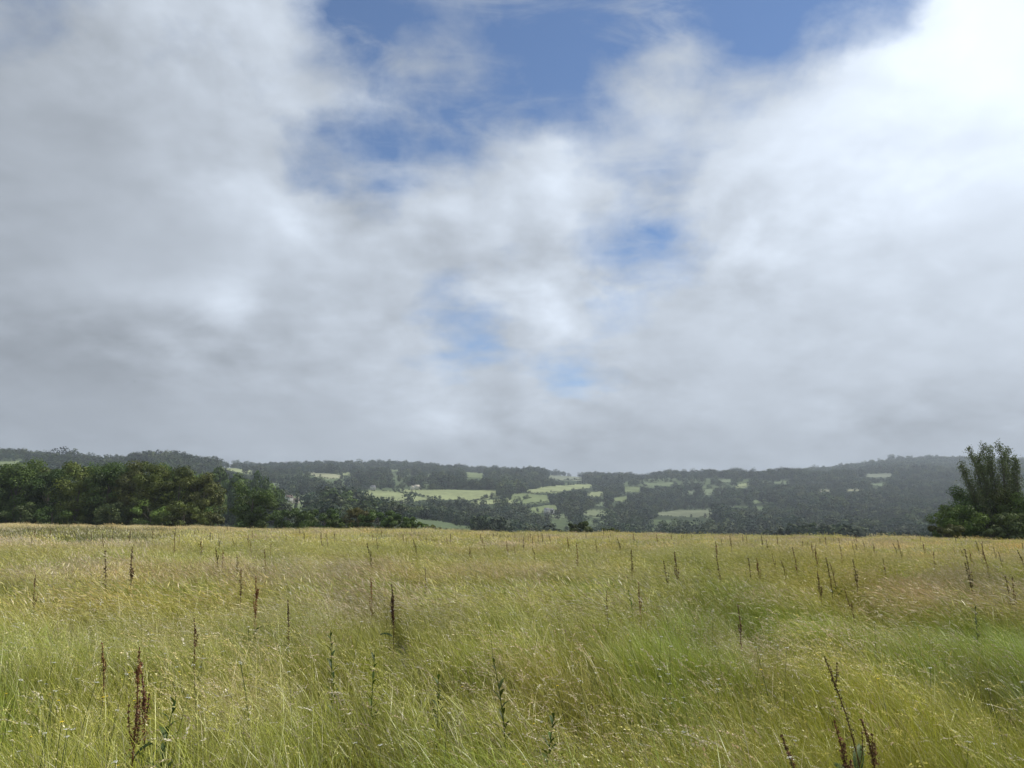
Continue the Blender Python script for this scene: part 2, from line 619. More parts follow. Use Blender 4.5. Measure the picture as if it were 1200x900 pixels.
def tuft(r, kind, lod):
    """kind: 0 mixed, 1 lush green, 2 fog grass with pinkish heads, 3 dry tan, 4 dark upright weeds"""
    mb = MB()
    Rd = (.24, .42, .95)[lod]
    nb = (165, 130, 130)[lod]
    ns = (15, 36, 80)[lod]
    wl = (.0042, .0056, .015)[lod]
    ws = (.0016, .0028, .007)[lod]
    nb = int(nb * (1, 1.35, .8, .6, 1.3)[kind])
    ns = int(ns * (1, .3, 1.5, 1.7, .25)[kind])

    def base(n):
        a = r.uniform(0, 2 * math.pi, n)
        q = Rd * np.sqrt(r.uniform(0, 1, n))
        return np.stack([q * np.cos(a), q * np.sin(a), np.zeros(n)], -1)
    # leaf blades
    gcol = np.array([(.185, .210, .030), (.165, .215, .028), (.175, .195, .034), (.25, .24, .075), (.08, .12, .024)][kind])
    ycol = np.array([(.32, .33, .05), (.27, .33, .045), (.33, .315, .06), (.42, .38, .15), (.14, .18, .04)][kind])
    L = r.uniform(.30, .70, nb) * (1, 1.1, .9, .95, 1.1)[kind]
    up = kind == 4
    th0 = np.abs(r.normal(.12, .14, nb))
    th1 = r.uniform(.5, 1.9, nb) * (.55 if up else 1)
    phi = math.pi + r.normal(.05, 2.2 if up else .95, nb)
    P = paths(base(nb), L, th0, th1, phi, (6, 5, 4)[lod], 1.5)
    k = P.shape[1]
    t = np.linspace(0, 1, k)
    f = r.uniform(0, 1, (nb, 1)) ** 1.3
    c = (gcol * (1 - f) + ycol * f) * (1.32, 1.06, 1.0)[lod] * r.uniform(.7, 1.3, (nb, 1))
    dead = r.uniform(0, 1, nb) < (.10, .07, .12, .3, .03)[kind]
    c[dead] = np.array((.50, .45, .27)) * r.uniform(.7, 1.2, (dead.sum(), 1))
    ribbons(mb, P, wl * r.uniform(.6, 1.3, nb), np.clip(1.05 - t ** 2, .06, 1), r.uniform(0, math.pi, nb), c)
    # flowering stems, blown over to the right, their heads nodding
    L = r.uniform(.52, .86, ns) * (1, .95, .92, .95, 1.1)[kind]
    th0 = np.abs(r.normal(.10, .1, ns))
    th1 = np.clip(r.normal(1.25, .45, ns), .25, 2.3) * (.4 if up else 1)
    phi = math.pi + r.normal(.02, .6, ns)
    P = paths(base(ns), L, th0, th1, phi, (9, 7, 6)[lod], 2.3)
    k = P.shape[1]
    sc = np.array([(.34, .34, .07), (.28, .32, .06), (.36, .33, .10), (.48, .42, .18), (.17, .19, .04)][kind]) * r.uniform(.75, 1.3, (ns, 1))
    ribbons(mb, P, np.full(ns, ws), np.full(k, 1.0), r.uniform(0, math.pi, ns), sc)
    hc = np.array([(.50, .46, .16), (.34, .37, .10), (.55, .44, .31), (.60, .50, .27), (.20, .18, .07)][kind])
    hcol = hc * np.array(((.95, .97, .93), (1.0, 1.04, 1.0), (1.12, 1.17, 1.12))[lod]) * r.uniform(.7, 1.35, (ns, 1))
    pale = r.uniform(0, 1, ns) < .17
    hcol[pale] = np.array((.70, .65, .50)) * r.uniform(.85, 1.1, (pale.sum(), 1))
    # the head follows the last fifth of the stem
    hl = r.uniform(.07, .14, ns)
    tip = P[:, -1]
    dr = P[:, -1] - P[:, -2]
    dr /= np.linalg.norm(dr, axis=1)[:, None]
    if lod == 0:
        m = 22
        q = r.uniform(0, 1, (ns, m))
        fl = np.sin(np.clip(q, .02, .98) ** .8 * math.pi) * r.uniform(.2, 1, (ns, m)) * r.uniform(.004, .011, (ns, 1))
        nn = r.normal(size=(ns, m, 3))
        nn /= np.linalg.norm(nn, axis=2)[:, :, None]
        sag = np.zeros((ns, m, 3))
        sag[:, :, 2] = -(q ** 2) * .03
        C = tip[:, None, :] + dr[:, None, :] * ((q - .25) * hl[:, None])[:, :, None] + nn * fl[:, :, None] + sag
        a = dr[:, None, :] + nn * .45
        a /= np.linalg.norm(a, axis=2)[:, :, None]
        b = np.cross(a, r.normal(size=(ns, m, 3)))
        b /= np.linalg.norm(b, axis=2)[:, :, None]
        la = r.uniform(.003, .0065, (ns, m, 1))
        V = np.stack([C - a * la, C - b * la * .42, C + a * la, C + b * la * .42], 2).reshape(-1, 3)
        cc = np.repeat(hcol, m, axis=0) * r.uniform(.75, 1.25, (ns * m, 1))
        mb.add(V, np.arange(len(V)).reshape(-1, 4), col=np.repeat(cc, 4, axis=0))
    else:
        w = (.0, .0085, .024)[lod] * r.uniform(.6, 1.4, (ns, 1))
        for tw in range(2):
            b = np.cross(dr, r.normal(size=(ns, 3)))
            b /= np.linalg.norm(b, axis=1)[:, None]
            h = hl[:, None] * (1, 1.15, 1.5)[lod]
            mid = tip + dr * h * .35 - np.array([0, 0, .004])
            end = tip + dr * h - np.array([0, 0, .02])
            V = np.stack([tip - dr * h * .1, mid - b * w / 2, end, mid + b * w / 2], 1).reshape(-1, 3)
            mb.add(V, np.arange(len(V)).reshape(-1, 4), col=np.repeat(hcol, 4, axis=0))
    return mb.mesh('grass_tuft', M_GRASS)


def gblob(x, y, cx, cy, rx, ry):
    return np.exp(-((x - cx) / rx) ** 2 - ((y - cy) / ry) ** 2)


def build_grass():
    srcs, base = [], {}
    nv = (5, 4, 4)
    for lod in range(3):
        for kind in range(5):
            base[(lod, kind)] = len(srcs)
            for v in range(nv[lod]):
                me = tuft(np.random.default_rng(1000 * lod + 50 * kind + v), kind, lod)
                srcs.append(obj('grass_tuft', me, link=False))
    P, VAR, ROT, SC = [], [], [], []
    r = np.random.default_rng(77)
    for lod, (r0, r1, dens, half) in enumerate(((.9, 11.5, 16.0, 58), (11.0, 42, 8.5, 50), (41, 205, 2.0, 44))):
        area = R_(half) * (r1 ** 2 - r0 ** 2)
        n = int(area * dens)
        rr = np.sqrt(r.uniform(r0 ** 2, r1 ** 2, n))
        aa = r.uniform(-R_(half), R_(half), n)
        if lod == 0:                                   # and a thinner ring round the camera
            m = 500
            rr = np.concatenate([rr, np.sqrt(r.uniform(.9, 25, m))])
            aa = np.concatenate([aa, r.uniform(R_(58), 2 * math.pi - R_(58), m)])
            n += m
        x = rr * np.sin(aa)
        y = rr * np.cos(aa)
        azk = np.clip(aa, KAZ[0], KAZ[-1])
        D = np.interp(azk, KAZ, KD)
        keep = rr * np.cos(azk) < D + 12
        hollow = fbm(x / (.5 + rr / 45), y / (.8 + rr / 25), 123, 2)
        keep &= ~((hollow > .60) & (r.uniform(0, 1, n) < .78) & (rr < 60))
        x, y, rr, D = x[keep], y[keep], rr[keep], D[keep]
        n = len(x)
        z = height(x, y)
        px, py = proj(x, y, z + .45)
        # which kind grows where
        s = (1 + rr / 30)
        fog = fbm(x / 5.0, y / 9.0, 21, 3) * .78
        lush = fbm(x / 3.2 + 40, y / 5.5, 33, 3) * .98
        dry = fbm(x / 7.0 + 7, y / 11.0, 55, 3) * .68
        weed = fbm(x / 9 + 3, y / 16, 61, 3) * .72
        fog = fog + .38 * gblob(px, py, 440, 712, 75, 22) + .2 * gblob(px, py, 90, 668, 75, 22) + .17 * gblob(px, py, 700, 850, 120, 32) + .2 * gblob(px, py, 1150, 700, 120, 35) + .13 * gblob(px, py, 980, 750, 160, 40)
        lush = lush - .06 + .3 * gblob(px, py, 800, 770, 62, 42) + .02 * gblob(px, py, 1120, 880, 170, 60) + .12 * gblob(px, py, 500, 880, 170, 50) + .1 * gblob(px, py, 60, 890, 90, 40) - .14 * np.clip((690 - py) / 60, 0, 1)
        dry = dry + .27 * gblob(px, py, 300, 802, 36, 26) + .2 * gblob(px, py, 735, 845, 55, 22) + .17 * gblob(px, py, 1130, 850, 80, 22)
        dry = dry + np.where((rr > 100) & (px < 330), .5 * np.clip((rr - 100) / 40, 0, 1) * np.clip((330 - px) / 120, 0, 1), 0) + .08 * np.clip((rr - 40) / 60, 0, 1)
        weed = weed + (.0 + .62 * fbm(x / 4, y / 7, 66, 2)) * gblob(px, py, 110, 628, 190, 9) - .115 * (rr < 40) - .06
        sc = np.stack([np.full(n, .50), fog, lush, dry, weed], 1) + r.normal(0, .055, (n, 5))
        kind = np.array([0, 2, 1, 3, 4])[np.argmax(sc, 1)]
        b = np.array([base[(lod, k)] for k in range(5)])[kind]
        VAR.append(b + r.integers(0, nv[lod], n))
        P.append(np.stack([x, y, z - .01], -1))
        # the wind: steadier to the right, milder far off
        ROT.append(r.normal(0, .45, n) + (fbm(x / 4, y / 4, 91, 2) - .5) * 1.6)
        q = r.uniform(.74, 1.18, n) * (.66 + .72 * fbm(x / (.75 + rr / 40), y / (1.1 + rr / 25), 14, 3))
        q = q * np.where((rr > 70) & (r.uniform(0, 1, n) < .05), r.uniform(1.15, 1.4, n), 1)
        flat = np.clip(fbm(x / 1.7, y / 2.2, 19, 3) * 1.6 - .55, 0, 1)
        SC.append(np.stack([q * (1 + .25 * flat), q * (1 + .25 * flat), q * (1.0 - .5 * flat)], 1))
    P = np.concatenate(P)
    scatter('meadow_grass', srcs, P, np.concatenate(VAR), np.concatenate(ROT), np.concatenate(SC), kind='stuff', cat='grass',
            label='tall windblown meadow grass with tan seed heads covering the whole slope')
    return len(P)


NG = build_grass()
print('tufts', NG)


# ------------------------------------------------------------------ small flowers among the grass
def build_flowers():
    srcs = []
    r = np.random.default_rng(4)
    for k in range(4):
        mb = MB()
        h = r.uniform(.42, .62)
        lean = r.normal(.05, .06)
        pts = [(lean * t * t * 2, 0.02 * t, h * t) for t in np.linspace(0, 1, 5)]
        mb.tube(pts, np.linspace(.0022, .0012, 5), 4, (.10, .13, .04))
        top = np.array(pts[-1])
        if k < 2:                       # white umbels
            n = 20
            q = r.normal(0, .0065, (n, 3))
            q[:, 2] *= .25
            mb.leaves(top + q, .0055, np.tile([0, 0, 1.0], (n, 1)) + r.normal(0, .3, (n, 3)), (.74, .73, .66), 1, r)
        else:                           # yellow buttercups
            n = 6
            a = np.arange(n) / n * 2 * math.pi
            q = np.stack([np.cos(a) * .006, np.sin(a) * .006, np.full(n, .003)], -1)
            mb.leaves(top + q, .008, q * 1.0 + np.array([0, 0, .008]), (.72, .52, .03), 1, r)
        srcs.append(obj('flower', mb.mesh('flower', M_FLOWER), link=False))
    P, V = [], []
    spots = [(90, 830, 90, 60, 90, .5), (240, 790, 60, 30, 40, .2), (800, 750, 110, 35, 150, .05), (700, 720, 260, 40, 80, .1), (1080, 830, 120, 50, 45, .15), (500, 780, 300, 80, 60, .2)]
    for cx, cy, sx, sy, n, yel in spots:
        for _ in range(int(n * .55)):
            px, py = r.normal(cx, sx), r.normal(cy, sy)
            if py < 660 or py > 930:
                continue
            # the flower stands about half a metre above the ground
            u, e = ray(px, py)
            Y = min(40, max(2.2, (EYE - .52) / max(.012, -e)))
            P.append((u * Y, Y, float(height(np.array([u * Y]), np.array([Y]))[0])))
            V.append(int(r.integers(2, 4) if r.uniform() < yel else r.integers(0, 2)))
    P = np.array(P)
    n = len(P)
    scatter('meadow_flowers', srcs, P, np.array(V), r.uniform(0, 6.28, n), r.uniform(.85, 1.25, n), kind='stuff', cat='flowers',
            label='tiny white and yellow wild flowers dotted through the grass')


build_flowers()


# ------------------------------------------------------------------ docks and other tall weeds
def dock_parts(seed, h=.95, dense=1.0, branches=5, nleaf=4, lean=.12, seedcol=(.115, .05, .026), lod=0):
    r = np.random.default_rng(seed)
    st = MB()
    t = np.linspace(0, 1, 8)
    wob = r.normal(0, .012, (8, 2)).cumsum(0) * .6
    lean = -lean
    pts = np.stack([lean * h * t ** 2 + wob[:, 0] * t, wob[:, 1] * t, h * t], -1)
    st.tube(pts, np.linspace(.0062, .0022, 8) * (1 + lod * .5), 5, (.26, .13, .05) if seed == 1 else (.12, .075, .04))
    heads = []

    def whorls(p, n, w0):
        hd = MB() if (lod < 2 or not heads) else heads[0]
        if lod < 2 or not heads:
            heads.append(hd)
        m = len(p)
        for i in range(n):
            f = (i + r.uniform(0, .6)) / n * (m - 1)
            a, q = int(min(m - 2, f)), f - int(min(m - 2, f))
            c = p[a] * (1 - q) + p[a + 1] * q
            k = int(r.integers(10, 16) * dense) if lod == 0 else 6
            w = w0 * (1 - .75 * i / n) * r.uniform(.6, 1.3) * (1 + .5 * lod)
            off = r.normal(0, 1, (k, 3)) * np.array([w, w, w * .7])
            cc = np.array(seedcol) * np.array((1.6, 1.8, 1.65)) * r.uniform(.6, 1.5, (k, 1)) * np.array([1, r.uniform(.85, 1.15), 1])
            hd.leaves(c + off, r.uniform(.008, .015, k) * (1 + lod * 1.3), None, cc, .75, r)
    whorls(pts[3:], 34 if lod == 0 else 16, .0115 if lod == 0 else .015)
    for b in range(branches):
        f = r.uniform(.42, .86)
        i = f * 7
        a = int(i)
        c = pts[a] * (1 - i + a) + pts[a + 1] * (i - a)
        ang = r.uniform(0, 6.28)
        bl = h * r.uniform(.14, .3) * (1.15 - f)*1.4
        s = np.linspace(0, 1, 5)
        out = .30 * s - .12 * s ** 2
        bp = np.stack([c[0] + np.cos(ang) * out * bl + lean * .3 * bl * s, c[1] + np.sin(ang) * out * bl, c[2] + bl * (.35 * s + .6 * s ** 1.6)], -1)
        st.tube(bp, np.linspace(.003, .0015, 5) * (1 + lod * .5), 4, (.14, .075, .04))
        whorls(bp[1:], 8 if lod == 0 else 6, .0075)
    lv = []
    for k in range(nleaf):
        m = MB()
        zz = h * r.uniform(.08, .42)
        ang = r.uniform(0, 6.28)
        ln = r.uniform(.14, .26) * (1.2 - zz / h)
        s = np.linspace(0, 1, 7)
        th = r.uniform(.3, .8) + r.uniform(.7, 1.6) * s
        dx = np.concatenate([[0], np.cumsum(np.sin(th[:-1]))]) * ln / 6
        dz = np.concatenate([[0], np.cumsum(np.cos(th[:-1]))]) * ln / 6
        w = np.sin(np.clip(s * .94 + .05, 0, 1) * math.pi) ** .75 * ln * .13 + .002
        ca, sa = math.cos(ang), math.sin(ang)
        x0 = lean * h * (zz / h) ** 2
        mid = np.stack([x0 + dx * ca, dx * sa, zz + dz], -1)
        side = np.array([-sa, ca, .12])
        V = np.concatenate([mid - side * w[:, None], mid - [0, 0, .006], mid + side * w[:, None] + [0, 0, .01 * r.normal()]])
        Q = [(i, i + 1, i + 8, i + 7) for i in range(6)] + [(i + 7, i + 8, i + 15, i + 14) for i in range(6)]
        cc = np.array((.05, .085, .022)) * r.uniform(.8, 1.3)
        if r.uniform() < .2:
            cc = np.array((.16, .09, .035))
        m.add(V, Q, col=cc)
        lv.append(m.mesh('leaf', M_WEED))
    return st.mesh('stem', M_WEED), [q.mesh('seed_head', M_SEED) for q in heads], lv


def plant(name, parts, loc, rz, sc, label, cat, group=None):
    o = obj(name, None, loc=loc, label=label, cat=cat, group=group)
    o.rotation_euler = (0, 0, rz)
    o.scale = (sc,) * 3
    st, hd, lv = parts
    obj('stem', st, o)
    for q in hd or []:
        obj('seed_head', q, o)
    for q in lv:
        obj('leaf', q, o)
    return o


def spot(px, pytop, hgt, Y=None):
    """foot of a plant of height hgt whose tip shows at px, pytop"""
    u, e = ray(px, pytop)
    lo = np.geomspace(2.5, 190, 1500)
    g = EYE + e * lo - hgt - height(u * lo, lo)
    k = np.where(np.diff(np.sign(g)) != 0)[0]
    Y = lo[k[0]] if len(k) else (EYE - hgt) / max(.01, -e)
    return at(px, Y)


G_DOCK = 'rust brown dock stalks across the meadow'
# (column, row of the tip, height, seed, density, branches, leaves, lean, seed colour, label)
NEAR_DOCKS = [
    (147, 758, .98, 1, .8, 6, 5, .02, (.12, .055, .03), 'tallest rust brown dock at the front left, its stem orange at the foot'),
    (166, 774, .80, 2, 1.0, 3, 3, .10, (.11, .045, .028), 'short brown dock just beside the tall front dock with the orange stem base'),
    (117, 752, .78, 3, .5, 2, 2, .05, (.15, .085, .04), 'thin pale brown dock among the white flowers at the left'),
    (461, 684, .92, 4, 1.7, 7, 3, .03, (.055, .026, .018), 'very dark brown bushy dock spike standing alone in the mauve grass patch'),
    (435, 677, .88, 5, .7, 3, 2, .04, (.12, .06, .03), 'slim reddish dock left of the very dark brown spike'),
    (296, 675, 1.02, 6, 1.1, 5, 4, .03, (.14, .06, .028), 'tall dock with a bright rusty middle behind the pale nodding grass heads'),
    (337, 702, .84, 7, .9, 2, 2, .04, (.06, .035, .025), 'dark narrow dock to the right of the tall rusty one'),
    (228, 724, .82, 8, .7, 2, 2, .05, (.11, .055, .03), 'small dark dock standing alone left of the tall rusty one'),
    (36, 674, .9, 9, .7, 3, 2, .03, (.1, .055, .03), 'thin dark dock at the left edge beside the mauve grass'),
    (1018, 842, .80, 10, .9, 4, 3, .10, (.12, .06, .035), 'thick rust red dock spike cut off by the bottom edge at the right'),
    (1041, 842, .70, 11, 1.0, 3, 2, .16, (.11, .06, .03), 'leaning reddish dock against the thick rust red spike'),
    (962, 862, .76, 12, 1.0, 3, 2, .14, (.11, .055, .03), 'low brown dock at the bottom edge left of the thick rust red spike'),
    (1022, 768, 1.0, 13, .4, 3, 3, .22, (.075, .06, .03), 'long wiry dark dock bending over the green grass at the right'),
    (872, 708, .82, 14, .8, 2, 2, .06, (.11, .06, .035), 'short brown dock behind the lush green patch'),
    (983, 658, .98, 15, .7, 3, 2, .12, (.1, .06, .03), 'tall leaning dock with a thin head in the right middle field'),
    (752, 682, .92, 16, .9, 3, 3, .03, (.15, .075, .04), 'pale brown dock rising from the tuft of broad green leaves'),
    (1008, 690, .9, 17, .6, 4, 3, .1, (.1, .07, .03), 'sparse dark dock just beyond the long wiry bending one'),
    (1040, 655, .88, 18, .8, 3, 2, .08, (.1, .055, .03), 'dark dock with a knobbly top on the right of the field'),
    (713, 690, .84, 19, .6, 2, 2, .03, (.1, .065, .035), 'thin dark dock left of the pale brown one'),
    (499, 663, .92, 20, .7, 2, 2, .02, (.085, .05, .03), 'slim upright dark dock right of the very dark brown spike'),
]
for (px, py, h, sd, de, nb, nl, le, scol, lab) in NEAR_DOCKS:
    plant('dock_plant', dock_parts(sd, h, de, nb, nl, le, scol), spot(px, py, h), 0.0, 1.0, lab, 'dock plant', 'tall docks near the camera')

# green leafy weeds: broad leaves up a stem
def leafy_parts(seed, h, lean=.1, col=(.045, .085, .022), n=16, size=.125):
    r = np.random.default_rng(seed)
    st = MB()
    t = np.linspace(0, 1, 7)
    pts = np.stack([lean * h * t ** 2, np.zeros(7), h * t], -1)
    st.tube(pts, np.linspace(.006, .002, 7), 5, np.array(col) * 1.3)
    lv = []
    for k in range(n):
        m = MB()
        f = .15 + .83 * (k + r.uniform(0, .5)) / n
        c = pts[int(f * 6)] * (1 - (f * 6 - int(f * 6))) + pts[min(6, int(f * 6) + 1)] * (f * 6 - int(f * 6))
        ang = k * 2.4 + r.normal(0, .3)
        ln = size * (1.25 - .8 * f) * r.uniform(.8, 1.25)
        s = np.linspace(0, 1, 6)
        th = .45 + 1.0 * s * r.uniform(.6, 1.5)
        dx = np.concatenate([[0], np.cumsum(np.sin(th[:-1]))]) * ln / 5
        dz = np.concatenate([[0], np.cumsum(np.cos(th[:-1]))]) * ln / 5
        w = np.sin(np.clip(s * .92 + .06, 0, 1) * math.pi) ** .8 * ln * .12 + .001
        d = np.array([math.cos(ang), math.sin(ang), 0])
        mid = c + d * dx[:, None] + np.array([0, 0, 1]) * dz[:, None]
        side = np.array([-d[1], d[0], 0])
        up = np.array([0, 0, .25])
        V = np.concatenate([mid - side * w[:, None] + up * w[:, None], mid, mid + side * w[:, None] + up * w[:, None]])
        Q = [(i, i + 1, i + 7, i + 6) for i in range(5)] + [(i + 6, i + 7, i + 13, i + 12) for i in range(5)]
        m.add(V, Q, col=np.array(col) * np.array((1.2, 1.02, .8)) * r.uniform(.7, 1.5))
        lv.append(m.mesh('leaf', M_WEED))
    return st.mesh('stem', M_WEED), None, lv


LEAFY = [
    (388, 738, .80, 31, -.05, (.04, .08, .025), 'dark green leafy weed with small hanging leaves left of centre'),
    (433, 762, .74, 32, .02, (.05, .09, .022), 'green broad leaved weed just right of the dark green leafy one'),
    (594, 768, .80, 33, -.12, (.045, .075, .02), 'crooked dark leafy weed in the middle of the near grass'),
    (745, 690, .82, 34, -.1, (.05, .1, .022), 'green tuft of upright leaves below the pale brown dock'),
    (1150, 708, .84, 35, .02, (.06, .085, .06), 'grey green thistle like weed in the grass at the right'),
    (512, 790, .62, 36, .0, (.04, .075, .02), 'low dark leaved weed between the grass stems left of the crooked weed'),
    (182, 815, .66, 37, .1, (.045, .085, .025), 'drooping dark green leafy weed to the right of the tall front dock'),
    (586, 626, 1.0, 39, .0, (.045, .095, .025), 'fresh green bushy weed standing near the far brow of the meadow'),
    (640, 835, .55, 38, .1, (.04, .08, .022), 'single dark leaf clump near the bottom right of the crooked weed'),
]
for (px, py, h, sd, le, c, lab) in LEAFY:
    plant('leafy_weed', leafy_parts(sd, h, le, c), spot(px, py, h), 0.0, 1.0, lab, 'weed', 'green leafy weeds near the camera')

# the many docks farther off: shared meshes, one copy per stalk
FARD, FARF = [], []
for k in range(7):
    st, hd, lv = dock_parts(200 + k, 1.0, .8, (1, 3, 0, 2, 4, 1, 2)[k], 2, (.02, .05, .09, .13)[k % 4], ((.10, .065, .036), (.125, .07, .038), (.075, .055, .03), (.10, .085, .036))[k % 4], lod=1)
    FARD.append((st, hd, lv))
    st, hd, lv = dock_parts(220 + k, 1.0, .8, 0, 0, (.02, .05, .09, .13)[k % 4], ((.10, .065, .036), (.125, .07, .038), (.075, .055, .03), (.10, .085, .036))[k % 4], lod=2)
    FARF.append((st, hd, lv))
r = np.random.default_rng(9)
nd = 0
tries = 0
while nd < 262 and tries < 4000:
    tries += 1
    Y = 12 + 150 * r.uniform() ** 1.55
    px = r.uniform(-30, 1230)
    D = float(np.interp(math.atan(float(ray(px, 615)[0])), KAZ, KD))
    if Y > D + 1:
        continue
    x, y, z = at(px, Y)
    if fbm(np.array([x / 6.]), np.array([y / 9.]), 44, 3)[0] + .25 * (Y > 25) < r.uniform(.35, .75):
        continue
    sc = r.uniform(.88, 1.22) * (1 + min(.1, Y / 900))
    k = int(r.integers(0, 7))
    p = FARD[k] if Y < 40 else FARF[k]
    plant('dock_plant', p, (x, y, z), r.normal(0, .5), sc, 'dark slender dock stalk rising a little above the grass of the middle and far meadow', 'dock plant', G_DOCK)
    nd += 1


# ------------------------------------------------------------------ trees
def crown_pts(r, n, shell=.55):
    d = r.normal(size=(n, 3))
    d /= np.linalg.norm(d, axis=1)[:, None]
    q = (shell + (1 - shell) * r.uniform(0, 1, n) ** .7)
    return d, d * q[:, None]


def tree_parts(seed, h, w, low=.1, clumps=38, per=130, leaf=.42, c0=(.042, .062, .018), c1=(.075, .085, .024), trunk=True, d=None, jag=.18):
    """crown of leaf clumps round an uneven ellipsoid, tapered trunk with limbs reaching the clumps"""
    r = np.random.default_rng(seed)
    cr = MB()
    d = d or w
    zc = h * (low + 1) / 2
    rz = h * (1 - low) / 2
    C = []
    dirs, p = crown_pts(r, clumps, .62)
    bump = 1 + jag * r.normal(size=clumps).clip(-1.6, 1.6)
    for i in range(clumps):
        q = p[i] * bump[i]
        flare = 1.0 if q[2] > -.3 else .9
        C.append((q[0] * w / 2 * flare, q[1] * d / 2 * flare, zc + q[2] * rz))
    C = np.array(C)
    C[:, 2] = np.clip(C[:, 2], h * low * .6, h)
    base = min(w, h)
    for i in range(clumps):
        rad = base * r.uniform(.13, .22)
        n = int(per * r.uniform(.7, 1.3))
        dd, pp = crown_pts(r, n, .45)
        P = C[i] + pp * rad * np.array([1.15, 1.15, .8])
        P[:, 2] = np.maximum(P[:, 2], .15)
        f = r.uniform(0, 1) * .7 + r.uniform(0, .3, (n, 1))
        col = (np.array(c0) * (1 - f) + np.array(c1) * f) * r.uniform(.7, 1.4) * r.uniform(.8, 1.2, (n, 1))
        cr.leaves(P, leaf * r.uniform(.6, 1.3, n), dd + np.array([0, 0, .3]) + r.normal(0, .36, (n, 3)), col, .7, r)
    tr = MB()
    if trunk:
        r0 = h * .018 + .05
        hh = h * .72
        t = np.linspace(0, 1, 7)
        wob = r.normal(0, .012 * h, (7, 2)) * t[:, None]
        pts = np.stack([wob[:, 0], wob[:, 1], hh * t - .15], -1)
        tr.tube(pts, r0 * (1.15 - t) * np.where(t < .05, 1.4, 1), 7, (.1, .085, .07))
        for i in r.choice(clumps, min(11, clumps), replace=False):
            f = np.clip(C[i][2] / hh * .6, .15, .9)
            k = int(f * 6)
            s0 = pts[k]
            mid = (s0 + C[i]) / 2 + np.array([0, 0, .06 * h])
            tr.tube([s0, s0 * .6 + mid * .4, mid, C[i]], [r0 * .4, r0 * .32, r0 * .22, r0 * .08], 5, (.1, .085, .07))
    return cr.mesh('crown', M_LEAF), (tr.mesh('trunk', M_BARK, True) if trunk else None)


def add_tree(name, parts, loc, rz, sc, label, cat, group=None, tint=None):
    o = obj(name, None, loc=loc, label=label, cat=cat, group=group)
    o.rotation_euler = (0, 0, rz)
    o.scale = (sc, sc, sc) if np.ndim(sc) == 0 else sc
    obj('crown', parts[0], o)
    if parts[1]:
        obj('trunk', parts[1], o)
    return o


def hpx(Y, px):
    return px * Y / F


# the wood on the left: a front row edge to edge, more crowns behind
G_WOOD = 'trees of the wood at the left edge of the meadow'
DK, MID_, OLV, RED, PALEG = ((.038, .070, .016), (.074, .112, .027)), ((.055, .096, .020), (.106, .148, .032)), ((.070, .096, .020), (.120, .140, .030)), ((.066, .078, .020), (.105, .112, .028)), ((.056, .082, .030), (.098, .126, .046))
WOOD = [  # column, top row, width px, palette, label
    (-150, 545, 60, MID_, None), (-105, 547, 58, DK, None), (-60, 544, 60, MID_, None),
    (-22, 541, 52, MID_, 'tall mid green tree cut by the left edge of the picture'),
    (14, 540, 54, MID_, 'leafy green tree with the highest top at the left end of the wood'),
    (52, 547, 46, DK, 'dark shadowy tree second from the left end of the wood'),
    (88, 545, 48, OLV, 'tree with a yellow green upper crown in the left part of the wood'),
    (121, 543, 46, DK, 'tree with a narrow dark pointed crown in the middle of the wood'),
    (148, 544, 40, RED, 'brownish green tree with thin upright branches in the middle of the wood'),
    (176, 545, 46, OLV, 'olive tree with a reddish tinge on its top right of the brownish tree'),
    (206, 550, 46, OLV, 'broad olive tree below the dark hilltop clump'),
    (236, 557, 44, RED, 'russet topped olive tree at the right end of the closed wood'),
]
wood_i = 0
for (px, top, wpx, pal, lab) in WOOD:
    Y = 186 - 14 * max(0, px) / 250 + (wood_i % 3) * 1.5
    x, y, z = at(px, Y)
    h = (615.5 + 4 * max(0, px) / 250 - top) / F * Y
    pr = tree_parts(500 + wood_i, h, wpx / F * Y * .98, .03, 50, 230, .46, *pal, d=7.5)
    add_tree('broadleaf_tree', pr, (x, y, z), 0, 1, lab or 'green tree of the wood beyond the left edge of the picture', 'tree', G_WOOD)
    wood_i += 1
# low bushes under the wood's edge
for k, (px, top, wpx, pal, lab) in enumerate([
        (22, 590, 40, PALEG, 'pale green bush at the foot of the tall leafy tree at the left'),
        (60, 588, 34, DK, 'dark bush at the foot of the wood left of the pale grey green bush'),
        (128, 586, 36, PALEG, 'pale grey green bush low against the dark middle of the wood'),
        (176, 584, 40, MID_, 'rounded green bush low in front of the olive tree'),
        (215, 586, 44, OLV, 'wide olive bush at the foot of the russet topped tree')]):
    Y = 178 - 12 * px / 250
    x, y, z = at(px, Y)
    pr = tree_parts(540 + k, (617 - top) / F * Y, wpx / F * Y, .0, 22, 120, .4, *pal, trunk=True, d=4)
    add_tree('edge_bush', pr, (x, y, z), 0, 1, lab, 'bush', 'bushes at the foot of the wood')
# second row: shared crowns
BACK = [tree_parts(560 + k, 14.5, 11, .0, 44, 170, .55, *((DK, MID_, OLV)[k])) for k in range(3)]
k = 0
for px in (-120, -70, -30, 5, 36, 70, 104, 136, 165, 192, 222):
    Y = 200 + (k * 7 % 5) * 2.0
    x, y, z = at(px, Y)
    top = 543 + (k * 5 % 4) + (9 if px > 200 else 0)
    sc = ((613.5 - top) / F * Y + 1.6) / 14.5 * .97
    add_tree('broadleaf_tree', BACK[k % 3], (x, y, z), k * 1.3, sc, 'tree standing hidden in the second row of the wood, only its top showing', 'tree', 'second row of the wood')
    k += 1

